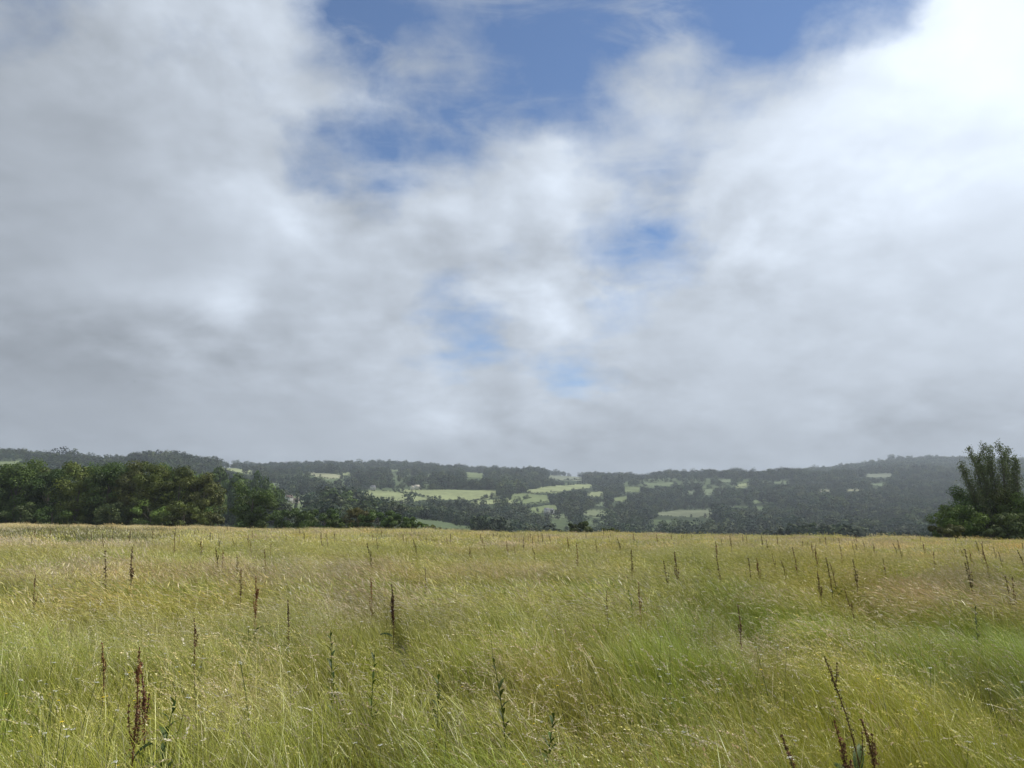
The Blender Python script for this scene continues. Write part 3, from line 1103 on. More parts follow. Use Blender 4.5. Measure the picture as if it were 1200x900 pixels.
# the separate tree and the hedge line going down to the right
HEDGE = [
    ('broadleaf_tree', 294, 567, 40, 172, DK if False else MID_, .02, 'rounded green tree standing apart at the right end of the wood', 'tree'),
    ('hedge_shrub', 338, 597, 38, 166, DK, 0, 'dark rounded shrub next to the tree standing apart', 'shrub'),
    ('hedge_shrub', 357, 602, 22, 170, PALEG, 0, 'small light green shrub between two dark shrubs of the hedge', 'shrub'),
    ('hedge_shrub', 380, 595, 40, 163, DK, 0, 'wide dark shrub in the middle of the hedge', 'shrub'),
    ('hedge_shrub', 403, 606, 30, 160, MID_, 0, 'low green shrub filling the dip in the hedge', 'shrub'),
    ('hedge_shrub', 420, 596, 26, 160, ((.08, .075, .02), (.125, .11, .03)), 0, 'yellow green flowering shrub standing up in the hedge', 'shrub'),
    ('hedge_shrub', 443, 598, 40, 156, DK, 0, 'dark rounded shrub right of the yellow green one', 'shrub'),
    ('hedge_shrub', 466, 603, 34, 153, DK, 0, 'dark shrub sloping down near the right end of the hedge', 'shrub'),
    ('hedge_shrub', 488, 612, 26, 150, MID_, 0, 'low olive shrub ending the hedge beside the pale field', 'shrub'),
    ('hedge_shrub', 505, 616, 20, 149, RED, 0, 'small brownish bush trailing off the end of the hedge', 'shrub'),
    ('lone_bush', 680, 613, 26, 150, ((.05, .07, .018), (.08, .1, .026)), 0, 'green bush peeping over the brow near the middle of the field', 'bush'),
    ('lone_bush', 716, 620, 22, 148, ((.05, .07, .018), (.08, .1, .026)), 0, 'lower green bush peeping over the brow right of the other', 'bush'),
]
for k, (nm, px, top, wpx, Y, pal, low, lab, cat) in enumerate(HEDGE):
    x, y, z = at(px, Y)
    u, e = ray(px, top)
    h = EYE + float(e) * Y - z
    big = nm == 'broadleaf_tree'
    pr = tree_parts(600 + k, h, wpx / F * Y * 1.12, low, 46 if big else 28, 210 if big else 170, .42 if big else .36, *pal, trunk=True, d=6)
    add_tree(nm, pr, (x, y, z), 0, 1, lab, cat, 'hedge below the wood' if nm == 'hedge_shrub' else None)

# ------------------------------------------------------------------ the clump on the right: poplars over bushes
def poplar_parts(seed, h, lean, spread, nb=34, per=92, c0=(.085, .115, .048), c1=(.15, .18, .085)):
    r = np.random.default_rng(seed)
    tr, cr = MB(), MB()
    t = np.linspace(0, 1, 9)
    wob = np.cumsum(r.normal(0, .1, (9, 2)), 0) * .5
    pts = np.stack([lean * h * t ** 1.25 + wob[:, 0] * t, wob[:, 1] * t, h * .96 * t - .1], -1)
    r0 = .17
    tr.tube(pts, r0 * (1.05 - t), 7, (.2, .19, .17))
    for b in range(nb):
        f = .2 + .78 * (b + r.uniform(0, 1)) / nb
        i = min(7, int(f * 8))
        q = f * 8 - i
        c = pts[i] * (1 - q) + pts[i + 1] * q
        ang = r.uniform(0, 6.28)
        bl = h * spread * (1.08 - f) * r.uniform(.7, 1.25) + .5
        s = np.linspace(0, 1, 6)
        bp = c + np.stack([(np.cos(ang) * (.8 * s - .45 * s ** 2) + lean * .5 * s) * bl, np.sin(ang) * (.8 * s - .45 * s ** 2) * bl, bl * (.55 * s + .5 * s ** 2)], -1)
        tr.tube(bp, np.linspace(.05 * (1.1 - f) + .015, .006, 6), 4, (.17, .16, .14))
        n = int(per * r.uniform(.6, 1.3) * (.5 + bl / (h * spread)))
        k = r.uniform(.12, 1.05, n)
        ii = np.minimum(4, (k * 5).astype(int))
        qq = (k * 5 - ii)[:, None]
        P = bp[ii] * (1 - qq) + bp[ii + 1] * qq
        wdt = .11 + .17 * np.sin(np.clip(k, 0, 1) * math.pi)
        P = P + r.normal(size=(n, 3)) * wdt[:, None] + np.array([-.05, 0, 0])
        fcol = r.uniform(0, 1, (n, 1))
        col = (np.array(c0) * (1 - fcol) + np.array(c1) * fcol) * r.uniform(.75, 1.25)
        cr.leaves(P, r.uniform(.12, .24, n), r.normal(size=(n, 3)), col, .55, r)
    return cr.mesh('crown', M_LEAF), tr.mesh('trunk', M_BARK, True)


POP = [  # foot column, tip column, tip row, Y, spread, label
    (1163, 1137, 541, 96, .15, 'short grey green poplar stem leaning farthest left above the dark bush'),
    (1166, 1148, 522, 98, .15, 'tall thin poplar leaning left, the outermost of the high tops'),
    (1169, 1157, 528, 97, .12, 'lower poplar squeezed between the left leaning top and the broad middle one'),
    (1174, 1166, 515, 99, .20, 'broad leafy poplar with the highest top in the middle of the clump'),
    (1178, 1173, 521, 97, .15, 'slim poplar pressed against the right side of the broad middle one'),
    (1185, 1184, 515, 98, .18, 'tall poplar with a pale bare trunk, right of the sky gap in the clump'),
    (1191, 1191, 521, 99, .14, 'slim poplar just right of the pale trunked tall one'),
    (1200, 1200, 532, 96, .15, 'lower poplar cut by the right edge of the picture'),
    (1216, 1222, 523, 99, .19, 'poplar just beyond the right edge of the picture'),
    (1228, 1240, 534, 97, .16, 'low leaning poplar at the hidden far end of the clump'),
]
for k, (p0, p1, top, Y, spd, lab) in enumerate(POP):
    x, y, z = at(p0, Y)
    h = EYE + float(ray(p1, top)[1]) * Y - z
    lean = (p1 - p0) / F * Y / h
    pr = poplar_parts(700 + k, h, lean, spd)
    add_tree('poplar_tree', pr, (x, y, z), 0, 1, lab, 'tree', 'poplars above the bushes on the right')
RB = [
    ('hawthorn_bush', 1123, 592, 44, 96, MID_, 'dark bush at the left end of the right hand clump'),
    ('hawthorn_bush', 1140, 570, 50, 99, DK, 'tall dark bush under the leaning poplar'),
    ('hawthorn_bush', 1171, 573, 56, 98, OLV, 'bushy green shrub below the middle poplar trunks'),
    ('hawthorn_bush', 1205, 577, 54, 95, MID_, 'green bush cut by the right edge under the poplars'),
    ('hawthorn_bush', 1243, 580, 56, 96, DK, 'dark bush just beyond the right edge of the picture'),
    ('hawthorn_bush', 1108, 612, 22, 94, ((.06, .07, .018), (.1, .105, .03)), 'low yellow green bush at the very left foot of the clump'),
    ('hawthorn_bush', 1163, 619, 28, 91, PALEG, 'low light green shrub in the grass at the foot of the clump'),
    ('hawthorn_bush', 1190, 602, 34, 92, ((.05, .075, .02), (.09, .115, .035)), 'fresh green bush in front of the dark hollow of the clump'),
]
for k, (nm, px, top, wpx, Y, pal, lab) in enumerate(RB):
    x, y, z = at(px, Y)
    h = EYE + float(ray(px, top)[1]) * Y - z
    pr = tree_parts(740 + k, h, wpx / F * Y * 1.15, 0, 40 if h > 3 else 16, 260, .24, *pal, d=5, jag=.2)
    add_tree(nm, pr, (x, y, z), 0, 1, lab, 'bush', 'bushes under the poplars')

# ------------------------------------------------------------------ far woods
def far_crown(seed, h=12, w=9, n=160, leaf=1.45, c0=(.022, .038, .017), c1=(.045, .058, .026), cone=False):
    r = np.random.default_rng(seed)
    mb = MB()
    nl = 9
    dd, pp = crown_pts(r, nl, .55)
    C = pp * np.array([w * .31, w * .31, h * .3]) + np.array([0, 0, h * .47])
    for c in C:
        m = n // nl
        d2, p2 = crown_pts(r, m, .7)
        P = c + p2 * np.array([w * .27, w * .27, h * .2])
        if cone:
            P[:, :2] *= np.clip(1.25 - P[:, 2:3] / h, .08, 1) * .8
        f = r.uniform(0, 1)
        col = (np.array(c0) * (1 - f) + np.array(c1) * f) * r.uniform(.8, 1.2, (m, 1))
        mb.leaves(P, leaf * r.uniform(.6, 1.3, m), d2 + np.array([0, 0, .4]) + r.normal(0, .35, (m, 3)), col, .8, r)
    t = MB()
    t.tube([(0, 0, -1), (0, 0, h * .5)], [w * .035, w * .02], 5, (.1, .085, .07))
    return mb.mesh('crown', M_FAR), t.mesh('trunk', M_BARK)


def build_woods():
    kinds = [((.018, .038, .017), (.040, .062, .026)), ((.026, .046, .018), (.055, .078, .028)), ((.013, .030, .018), (.026, .046, .025)), ((.036, .052, .02), (.066, .082, .03))]
    srcs = [obj('wood_tree', far_crown(900 + k, 12, 9.5, 160, 1.45, *kinds[k % 4])[0], link=False) for k in range(8)]
    r = np.random.default_rng(31)
    Ps, V, SCL = [], [], []
    for (y0, y1, dens) in ((430, 800, 1 / 80.), (800, 1200, 1 / 85.), (1200, 1900, 1 / 105.), (1900, 2700, 1 / 150.), (2700, 3700, 1 / 200.)):
        U = .80
        n = int((y1 ** 2 - y0 ** 2) * U * dens)
        Y = np.sqrt(r.uniform(y0 ** 2, y1 ** 2, n))
        x = r.uniform(-U, U, n) * Y
        z = height(x, Y)
        h = r.uniform(8, 18, n) * (.55 + 1.15 * np.clip(fbm(x / 60, Y / 110, 5, 3) * 1.8 - .4, 0, 1.1))
        px, py = proj(x, Y, z)
        _, pt = proj(x, Y, z + h * .85)
        _, pm = proj(x, Y, z + h * .45)
        jx, jy = (fbm(x / 45, Y / 60, 101, 2) - .5) * 9 + r.normal(0, 1.2, n), (fbm(x / 45, Y / 60, 111, 2) - .5) * 3.2 + r.normal(0, .45, n)
        bad = (in_field(px + jx, py + jy) >= 0) | (in_field(px + jx, pt + jy) >= 0) | (in_field(px + jx, pm + jy) >= 0)
        # glades
        g = fbm(x / 210 + 5, Y / 330, 71, 3)
        thin = (g > .59) & (r.uniform(0, 1, n) < .8)
        # outside of the view columns and hidden valley floor: leave out what the brow hides
        D = np.interp(np.arctan2(x, Y), KAZ, KD)
        brow = np.interp(px, KPX, KPY)
        hid = pt > brow + 5
        k = ~(bad | thin | hid) & (px > -260) & (px < 1460)
        Ps.append(np.stack([x, Y, z - .3], -1)[k])
        SCL.append((np.stack([h * r.uniform(.85, 1.25, n), h * r.uniform(.85, 1.25, n), h], -1) / 12 * (1 + .25 * np.clip((Y[:, None] - 1300) / 1700, 0, 1)))[k])
        sp = (fbm(x / 120 + 2, Y / 120, 81, 2) * 6 + r.normal(0, 1.1, n)).astype(int) % 8
        V.append(sp[k])
    # hedgerows round the fields
    for fi, (_, poly) in enumerate(FIELDS):
        if poly[0][0] == 329:
            continue
        W_ = [hit(px, py, 400 if poly[0][1] > 607 else (440 if poly[0][0] == 329 else 600)) for px, py in poly]
        for a, b in zip(W_, W_[1:] + W_[:1]):
            ln = math.hypot(a[0] - b[0], a[1] - b[1])
            if ln > 900:
                continue
            m = int(ln / 4.2)
            f = r.uniform(0, 1, m)
            x = a[0] + (b[0] - a[0]) * f + r.normal(0, 1.2, m)
            y = a[1] + (b[1] - a[1]) * f + r.normal(0, 1.2, m)
            hh = np.where(r.uniform(0, 1, m) < .07, r.uniform(6, 10, m), r.uniform(1.6, 3.4, m))
            Ps.append(np.stack([x, y, height(x, y) - .3], -1))
            wd = np.maximum(hh * .95, 4.2) / 12
            SCL.append(np.stack([wd, wd, hh / 12], -1))
            V.append(r.integers(0, 8, m))
    P = np.concatenate(Ps)
    n = len(P)
    print('wood trees', n)
    scatter('hillside_woods', srcs, P, np.concatenate(V), r.uniform(0, 6.28, n), np.concatenate(SCL), kind='stuff', cat='woods',
            label='hazy dark green woods and hedgerows covering the far hills')


build_woods()

# trees one can tell apart on the skyline and around the fields: (column, row of the foot or None for skyline, height px, width px, Y hint, label)
FT = [far_crown(950 + k, 12, (9, 10.5, 8, 7)[k], 220, 1.15) for k in range(4)]
FC = far_crown(960, 12, 6.5, 240, .95, (.02, .036, .018), (.034, .05, .024), True)


def skyline_spot(px):
    """the highest-standing ground of a column, as seen"""
    Y = np.linspace(1200, 5000, 900)
    u, _ = ray(px, 550)
    z = height(u * Y, Y)
    k = int(np.argmax((z - EYE) / Y))
    return u * Y[k], Y[k], z[k]


SKY_TREES = [
    (222, 8, 4, 3, 'spindly pine at the left of the thin row right of the dark hilltop wood'), (229, 9, 5, 3, 'second spindly pine of the thin row on the left skyline'),
    (236, 8, 4, 3, 'third spindly pine of the thin row on the left skyline'), (244, 6, 6, 1, 'low tree ending the thin row on the left skyline'),
    (336, 7, 7, 0, 'lone round tree on the skyline above the white house'), (363, 5, 5, 2, 'small tree on the skyline right of the lone round one'),
    (399, 7, 5, 2, 'narrow lone tree on the skyline above the pale strip field'), (420, 9, 11, 0, 'broad tree block standing up on the centre left skyline'),
    (442, 8, 8, 1, 'dark tree on the skyline right of the broad tree block'), (475, 8, 8, 1, 'round tree on the skyline by the pale farm building'),
    (539, 4, 3, 3, 'tiny thin tree in the skyline gap above the big field'), (620, 6, 6, 0, 'tree ending the dark wood on the centre skyline'),
    (635, 6, 9, 1, 'dark tree left of the pale ridge field'), (697, 6, 4, 3, 'tiny tree on the hazy skyline dip'),
    (801, 8, 8, 0, 'round tree left of the flat topped pair on the right skyline'), (812, 9, 9, 2, 'flat topped skyline tree right of the round one'),
    (831, 7, 6, 1, 'single dark tree in the bare stretch of the right skyline'), (859, 8, 8, 0, 'rounded tree right of the bare stretch of skyline'),
    (871, 7, 7, 2, 'tree between two taller ones on the right skyline'), (881, 9, 9, 1, 'tallest rounded tree on the front right ridge'),
    (915, 9, 13, 0, 'broad domed tree on the right ridge'), (932, 8, 8, 1, 'square shaped tree right of the broad domed one'),
    (956, 8, 12, 0, 'wide low tree on the right ridge before the far hill rises'), (986, 7, 9, 2, 'tree where the front ridge meets the misty far hill'),
    (1021, 5, 4, 3, 'small lone tree on the misty far ridge at the right'), (1046, 7, 9, 0, 'misty tree clump at the left end of the far ridge'),
]
for k, (px, hp, wp, v, lab) in enumerate(SKY_TREES):
    x, y, z = skyline_spot(px)
    s = (hp / F * y + 8) / 11.0
    w = wp / F * y / 8.5
    add_tree('skyline_tree', FT[v], (x, y, z - .5), k * 1.7, (w, w, s), lab, 'tree', 'single trees along the skyline')

FIELD_TREES = [
    (577, 584, 8, 6, 0, 'round lone tree in the big pale field'), (592, 586, 9, 8, 1, 'pair like dark tree at the right end of the big pale field'),
    (527, 590, 7, 5, 2, 'small pointed tree under the big pale field'), (534, 590, 6, 5, 3, 'small tree right of the small pointed one'),
    (543, 590, 8, 7, 0, 'taller tree on the hedge under the big pale field'), (648, 592, 10, 8, 1, 'dark tree at the left of the dark clump beside the green fields'),
    (662, 590, 9, 9, 0, 'round tree in the middle of the dark clump beside the green fields'), (676, 590, 10, 10, 1, 'large round tree at the right of the dark clump'),
    (697, 572, 5, 6, 0, 'tree at the right end of the long pale field'), (708, 578, 8, 8, 2, 'dark tree right of the long pale field'),
    (684, 577, 5, 6, 1, 'tree at the top left corner of the small pale field'),
    (826, 607, 7, 5, 2, 'tree at the lower edge of the tan field on the right'), (717, 604, 5, 5, 1, 'bush like tree in the pale strip field right of centre'),
    (437, 573, 6, 7, 0, 'tree by the small pale house above the big field'), (405, 578, 10, 8, 3, 'tree at the left tip of the big pale field'),
    (468, 594, 11, 12, 1, 'tree in the notch between the two pale fields'), (430, 592, 12, 14, 0, 'broad tree below the left pale field'),
]
for k, (px, py, hp, wp, v, lab) in enumerate(FIELD_TREES):
    x, y, z = hit(px, py, 500)
    s = hp / F * y / 11.0
    w = wp / F * y / 8.5
    add_tree('field_tree', FT[v], (x, y, z - .4), k * 2.1, (w, w, s), lab, 'tree', 'single trees around the far fields')

# nearer trees on the valley side, beyond the hedge
VAL = [(228, 549, 26, 420, 1, 'dark round tree rising behind the right end of the wood'), (254, 553, 30, 440, 0, 'grey green tree right of the dark round one behind the wood'),
       (276, 560, 30, 430, 0, 'tree directly behind the tree standing apart'), (300, 556, 26, 470, 2, 'tall tree in the gap above the tree standing apart'),
       (318, 562, 26, 480, 1, 'dark tree left of the white house'), (247, 566, 30, 400, 1, 'lower dark tree in the gap at the right end of the wood'),
       (322, 585, 14, 610, 3, 'small tree in front of the white house garden'), (364, 594, 22, 560, 0, 'rounded tree below the white house'),
       (398, 574, 30, 640, 2, 'big dark tree right of the white house'), (384, 576, 26, 650, 0, 'big tree close right of the white house'),
       (412, 582, 26, 600, 1, 'dark tree above the yellow green shrub'), (434, 586, 24, 560, 0, 'tree above the dark rounded shrub of the hedge'),
       (358, 600, 16, 520, 1, 'dark tree above the small light green shrub'), (455, 588, 28, 620, 2, 'hazy tree above the right end of the hedge'),
       (482, 592, 24, 700, 3, 'hazy tree left of the sloping field'), (326, 594, 16, 520, 2, 'low tree left of the white house below the dark tree')]
VT = [tree_parts(980 + k, 12, 10, .08, 30, 60, .95, *((DK, MID_, DK, PALEG)[k]), trunk=True) for k in range(4)]
for k, (px, top, wpx, Y, v, lab) in enumerate(VAL):
    x, y, z = at(px, Y)
    h = EYE + float(ray(px, top)[1]) * Y - z
    add_tree('valley_tree', VT[v], (x, y, z - .3), k * 1.1, (wpx / F * Y / 10, wpx / F * Y / 10, max(5, h) / 12.0), lab, 'tree', 'trees on the near valley side')
x, y, z = at(347, 660)
h = EYE + float(ray(347, 567)[1]) * 660 - z
add_tree('conifer_tree', FC, (x, y, z), 0, (.95, .95, h / 11.6), 'dark tall conifer standing just behind the white house', 'tree')


# ------------------------------------------------------------------ houses
def house(loc, w, d, h, rz, wall, roof, label, wing=False, chim=True, name='house', cat='house', floors=2):
    o = obj(name, None, loc=loc, label=label, cat=cat)
    o.rotation_euler = (0, 0, rz)
    b = MB()
    rh = d * .42
    V = [(-w / 2, -d / 2, -1.5), (w / 2, -d / 2, -1.5), (w / 2, d / 2, -1.5), (-w / 2, d / 2, -1.5), (-w / 2, -d / 2, h), (w / 2, -d / 2, h), (w / 2, d / 2, h), (-w / 2, d / 2, h), (-w / 2, 0, h + rh), (w / 2, 0, h + rh)]
    b.add(V, [(0, 1, 5, 4), (1, 2, 6, 5), (2, 3, 7, 6), (3, 0, 4, 7), (3, 2, 1, 0)], [(5, 6, 9), (7, 4, 8)])
    obj('wall', b.mesh('wall', wall), o)
    b = MB()
    ov, th = .35, .16
    for s in (-1, 1):
        e = d / 2 + ov
        zl = h - ov * rh / (d / 2)
        P = [(-w / 2 - ov, s * e, zl + .03), (w / 2 + ov, s * e, zl + .03), (w / 2 + ov, 0, h + rh + .03), (-w / 2 - ov, 0, h + rh + .03)]
        P2 = [(a, q, c + th) for a, q, c in P]
        b.add(P + P2, [(0, 1, 2, 3), (4, 7, 6, 5), (0, 4, 5, 1), (2, 6, 7, 3), (1, 5, 6, 2), (0, 3, 7, 4)])
    ro = obj('roof', b.mesh('roof', roof), o)
    if chim:
        b = MB()
        b.box((w / 2 - .7, 0, h + rh + .5), (.8, .6, 1.8))
        obj('chimney', b.mesh('chimney', M_STONE), ro)
    nw = max(2, int(w / 2.6))
    for fl in range(floors):
        for i in range(nw):
            if fl == 0 and i == nw // 2:
                continue
            cx = -w / 2 + (i + .5) * w / nw
            b = MB()
            b.box((cx, -d / 2 - .02, 1.25 + fl * 2.5), (.95, .06, 1.15))
            obj('window', b.mesh('window', M_GLASS), o)
    b = MB()
    b.box((-w / 2 + (nw // 2 + .5) * w / nw, -d / 2 - .02, .95), (.95, .06, 2.0))
    obj('door', b.mesh('door', M_ROOF), o)
    if wing:
        b = MB()
        W2, D2, H2 = 8.5, d * .8, 2.6
        x0 = w / 2 + .003
        b.add([(x0, -D2 / 2, -1.5), (x0 + W2, -D2 / 2, -1.5), (x0 + W2, D2 / 2, -1.5), (x0, D2 / 2, -1.5), (x0, -D2 / 2, H2), (x0 + W2, -D2 / 2, H2), (x0 + W2, D2 / 2, H2), (x0, D2 / 2, H2), (x0, 0, H2 + 2), (x0 + W2, 0, H2 + 2)],
              [(0, 1, 5, 4), (1, 2, 6, 5), (2, 3, 7, 6), (3, 0, 4, 7)], [(5, 6, 9), (7, 4, 8)])
        wg = obj('wing', b.mesh('wing', M_STONE), o)
        b = MB()
        for s in (-1, 1):
            P = [(x0, s * (D2 / 2 + .3), H2 - .25), (x0 + W2 + .3, s * (D2 / 2 + .3), H2 - .25), (x0 + W2 + .3, 0, H2 + 2.03), (x0, 0, H2 + 2.03)]
            P2 = [(a, q, c + .15) for a, q, c in P]
            b.add(P + P2, [(0, 1, 2, 3), (4, 7, 6, 5), (0, 4, 5, 1), (2, 6, 7, 3), (1, 5, 6, 2), (0, 3, 7, 4)])
        obj('roof', b.mesh('roof', M_ROOF), wg)
        b = MB()
        b.box((x0 + W2 - .8, 0, H2 + 2.6), (.7, .6, 1.8))
        obj('chimney', b.mesh('chimney', M_WALL), wg)
    return o


def lift(px, py, Y):
    """ground height is raised to the sight line when the slope hides the foot"""
    x, y, z = at(px, Y)
    return x, y, max(z, EYE + float(ray(px, py)[1]) * Y)


hx, hy, hz = hit(338, 590.5, 420)
print('house', hx, hy, hz)
house((hx, hy, hz + 2.2), 8.4, 6.4, 5.4, .75, M_WALL, M_ROOF, 'white two storey house with a long low wing among the trees beyond the hedge', True)
for (px, py, w, d, h, rz, wl, rf, ch, lab) in [
        (489, 573.8, 11, 7, 4.2, .1, M_WALL, M_STONE, False, 'larger pale farm building on the upper edge of the big field'),
        (483.5, 574, 6, 5, 3.6, .2, M_WALL, M_STONE, False, 'smaller pale farm building left of the larger one above the big field'),
        (437, 574, 8, 6, 3.5, -.2, M_WALL, M_SLATE, True, 'small pale house above the left end of the big field'),
        (473.5, 553, 14, 8, 4.2, .0, M_WALL, M_SLATE, False, 'pale farm building near the centre skyline'),
        (309, 552, 10, 7, 4.5, .2, M_WALL, M_SLATE, True, 'pale hazy house high on the left slope'),
        (640.5, 602, 6.5, 6, 4.5, -.3, M_WALL, M_SLATE, True, 'left one of two tiny white cottages in the valley woods'),
        (645.5, 602, 9, 6, 3.6, .2, M_WALL, M_SLATE, True, 'right and longer one of two tiny white cottages in the valley woods'),
        (1072, 571.5, 9, 7, 5, .1, M_WALL, M_SLATE, True, 'tiny white house in the misty woods at the right'),
        (564.5, 609, 7, 6, 4, .1, M_WALL, M_SLATE, True, 'tiny pale cottage in the woods above the sloping field')]:
    x, y, z = hit(px, py, 700)
    house((x, y, z + 1.5), w, d, h, .65 + rz * .5, wl, rf, lab, False, ch)


# ------------------------------------------------------------------ birds
def bird(px, py, Y, span, bank, label):
    u, e = ray(px, py)
    o = obj('bird', None, loc=(u * Y, Y, EYE + float(e) * Y), label=label, cat='bird')
    o.rotation_euler = (0, bank, .5)
    b = MB()
    t = np.linspace(0, 1, 7)
    b.tube(np.stack([np.zeros(7), (t - .5) * span * .55, .004 * np.sin(t * 3)], -1), span * np.array([.006, .045, .06, .06, .045, .025, .01]), 8, (.03, .03, .03))
    s = span
    b.add([(-.03 * s, -.25 * s, 0), (.03 * s, -.25 * s, 0), (.07 * s, -.42 * s, 0), (0, -.34 * s, .002), (-.07 * s, -.42 * s, 0)], None, [(0, 3, 4), (0, 1, 3), (1, 2, 3)])
    obj('body', b.mesh('body', M_BIRD, True), o)
    for sg in (-1, 1):
        b = MB()
        k = np.linspace(0, 1, 6)
        le = np.stack([sg * (.03 + .47 * k) * s, (.12 * np.sin(k * 2.2) + .04 - .2 * k ** 2) * s, .16 * s * np.sin(k * 1.7)], -1)
        ch = (.16 * (1 - k) ** .7 + .01) * s
        te = le - np.stack([0 * k, ch, 0 * k], -1)
        V = np.concatenate([le, te, le - [0, 0, .006 * s], te - [0, 0, .006 * s]])
        Q = [(i, i + 1, i + 7, i + 6) for i in range(5)] + [(i + 12, i + 18, i + 19, i + 13) for i in range(5)] + [(i, i + 12, i + 13, i + 1) for i in range(5)] + [(i + 6, i + 7, i + 19, i + 18) for i in range(5)]
        b.add(V, Q)
        obj('wing', b.mesh('wing', M_BIRD), o)


bird(157.5, 447, 75, .34, .5, 'small dark bird flying under the grey cloud at the left')
bird(557.5, 514, 120, .30, -.3, 'tiny faint bird flying just above the centre of the hills')

# ------------------------------------------------------------------ haze
HB = 5700.0
mb = MB()
mb.box((0, 0, (ZMIN - 1 + ZMAX + 28) / 2), (2 * HB, 2 * HB, ZMAX + 28 - ZMIN + 1))
m = bpy.data.materials.new('haze')
nt, N, L = nodes_of(m)
out = N.new('ShaderNodeOutputMaterial')
pv = N.new('ShaderNodeVolumePrincipled')
pv.inputs['Color'].default_value = (.80, .88, .96, 1)
pv.inputs['Density'].default_value = 1.38e-4
pv.inputs['Density Attribute'].default_value = ''
pv.inputs['Temperature Attribute'].default_value = ''
pv.inputs['Color Attribute'].default_value = ''
pv.inputs['Anisotropy'].default_value = .1
L.new(pv.outputs[0], out.inputs['Volume'])
try:
    m.cycles.homogeneous_volume = True
except Exception:
    pass
hz_ = mb.mesh('haze', m)
obj('haze', hz_, kind='stuff', label='thin grey blue haze lying over the valley and hills', cat='haze')

# ------------------------------------------------------------------ sky: Nishita, under a deck of broken cloud
SUN_EL, SUN_AZ = 51.0, 74.0
W = bpy.data.worlds.new('World')
S.world = W
W.use_nodes = True
nt = W.node_tree
N, L = nt.nodes, nt.links
N.clear()


def val(s, v):
    if hasattr(v, 'links') or hasattr(v, 'is_linked'):
        L.new(v, s)
    else:
        s.default_value = v


def M(op, a, b=None, c=None, clamp=False):
    n = N.new('ShaderNodeMath')
    n.operation = op
    n.use_clamp = clamp
    val(n.inputs[0], a)
    if b is not None:
        val(n.inputs[1], b)
    if c is not None:
        val(n.inputs[2], c)
    return n.outputs[0]


def MR(v, a, b, c, d, ip='LINEAR'):
    n = N.new('ShaderNodeMapRange')
    n.interpolation_type = ip
    val(n.inputs['Value'], v)
    for k, q in (('From Min', a), ('From Max', b), ('To Min', c), ('To Max', d)):
        n.inputs[k].default_value = q
    return n.outputs[0]


tc = N.new('ShaderNodeTexCoord')
sep = N.new('ShaderNodeSeparateXYZ')
L.new(tc.outputs['Generated'], sep.inputs[0])
X, Yd, Z = sep.outputs
azn = M('ARCTAN2', X, Yd)
eln = M('ARCSINE', M('MINIMUM', M('MAXIMUM', Z, -1.0), 1.0))
# cloud-deck coordinates: the deck flattens towards the horizon
inv = M('DIVIDE', 1.0, M('ADD', M('MAXIMUM', Z, 0.0), 0.42))
cmb = N.new('ShaderNodeCombineXYZ')
L.new(M('MULTIPLY', X, inv), cmb.inputs[0])
L.new(M('MULTIPLY', Yd, inv), cmb.inputs[1])
L.new(M('MULTIPLY', Z, inv), cmb.inputs[2])


def noise(scale, detail, rough=.55, off=(0, 0, 0), dist=0.0):
    mp = N.new('ShaderNodeMapping')
    mp.inputs['Location'].default_value = off
    L.new(cmb.outputs[0], mp.inputs['Vector'])
    n = N.new('ShaderNodeTexNoise')
    n.inputs['Scale'].default_value = scale
    n.inputs['Detail'].default_value = detail
    n.inputs['Roughness'].default_value = rough
    n.inputs['Distortion'].default_value = dist
    L.new(mp.outputs[0], n.inputs['Vector'])
    return n


w1 = noise(2.6, 6, .55, (3, 1, 0))
w2 = noise(9.0, 6, .6, (7, 2, 5))
sw1 = N.new('ShaderNodeSeparateColor')
L.new(w1.outputs['Color'], sw1.inputs[0])
sw2 = N.new('ShaderNodeSeparateColor')
L.new(w2.outputs['Color'], sw2.inputs[0])


def warp(base, i, a1, a2):
    return M('ADD', M('ADD', base, M('MULTIPLY', M('SUBTRACT', sw1.outputs[i], .5), a1)), M('MULTIPLY', M('SUBTRACT', sw2.outputs[i], .5), a2))


azw = warp(azn, 0, .10, .05)
elw = warp(eln, 1, .065, .035)

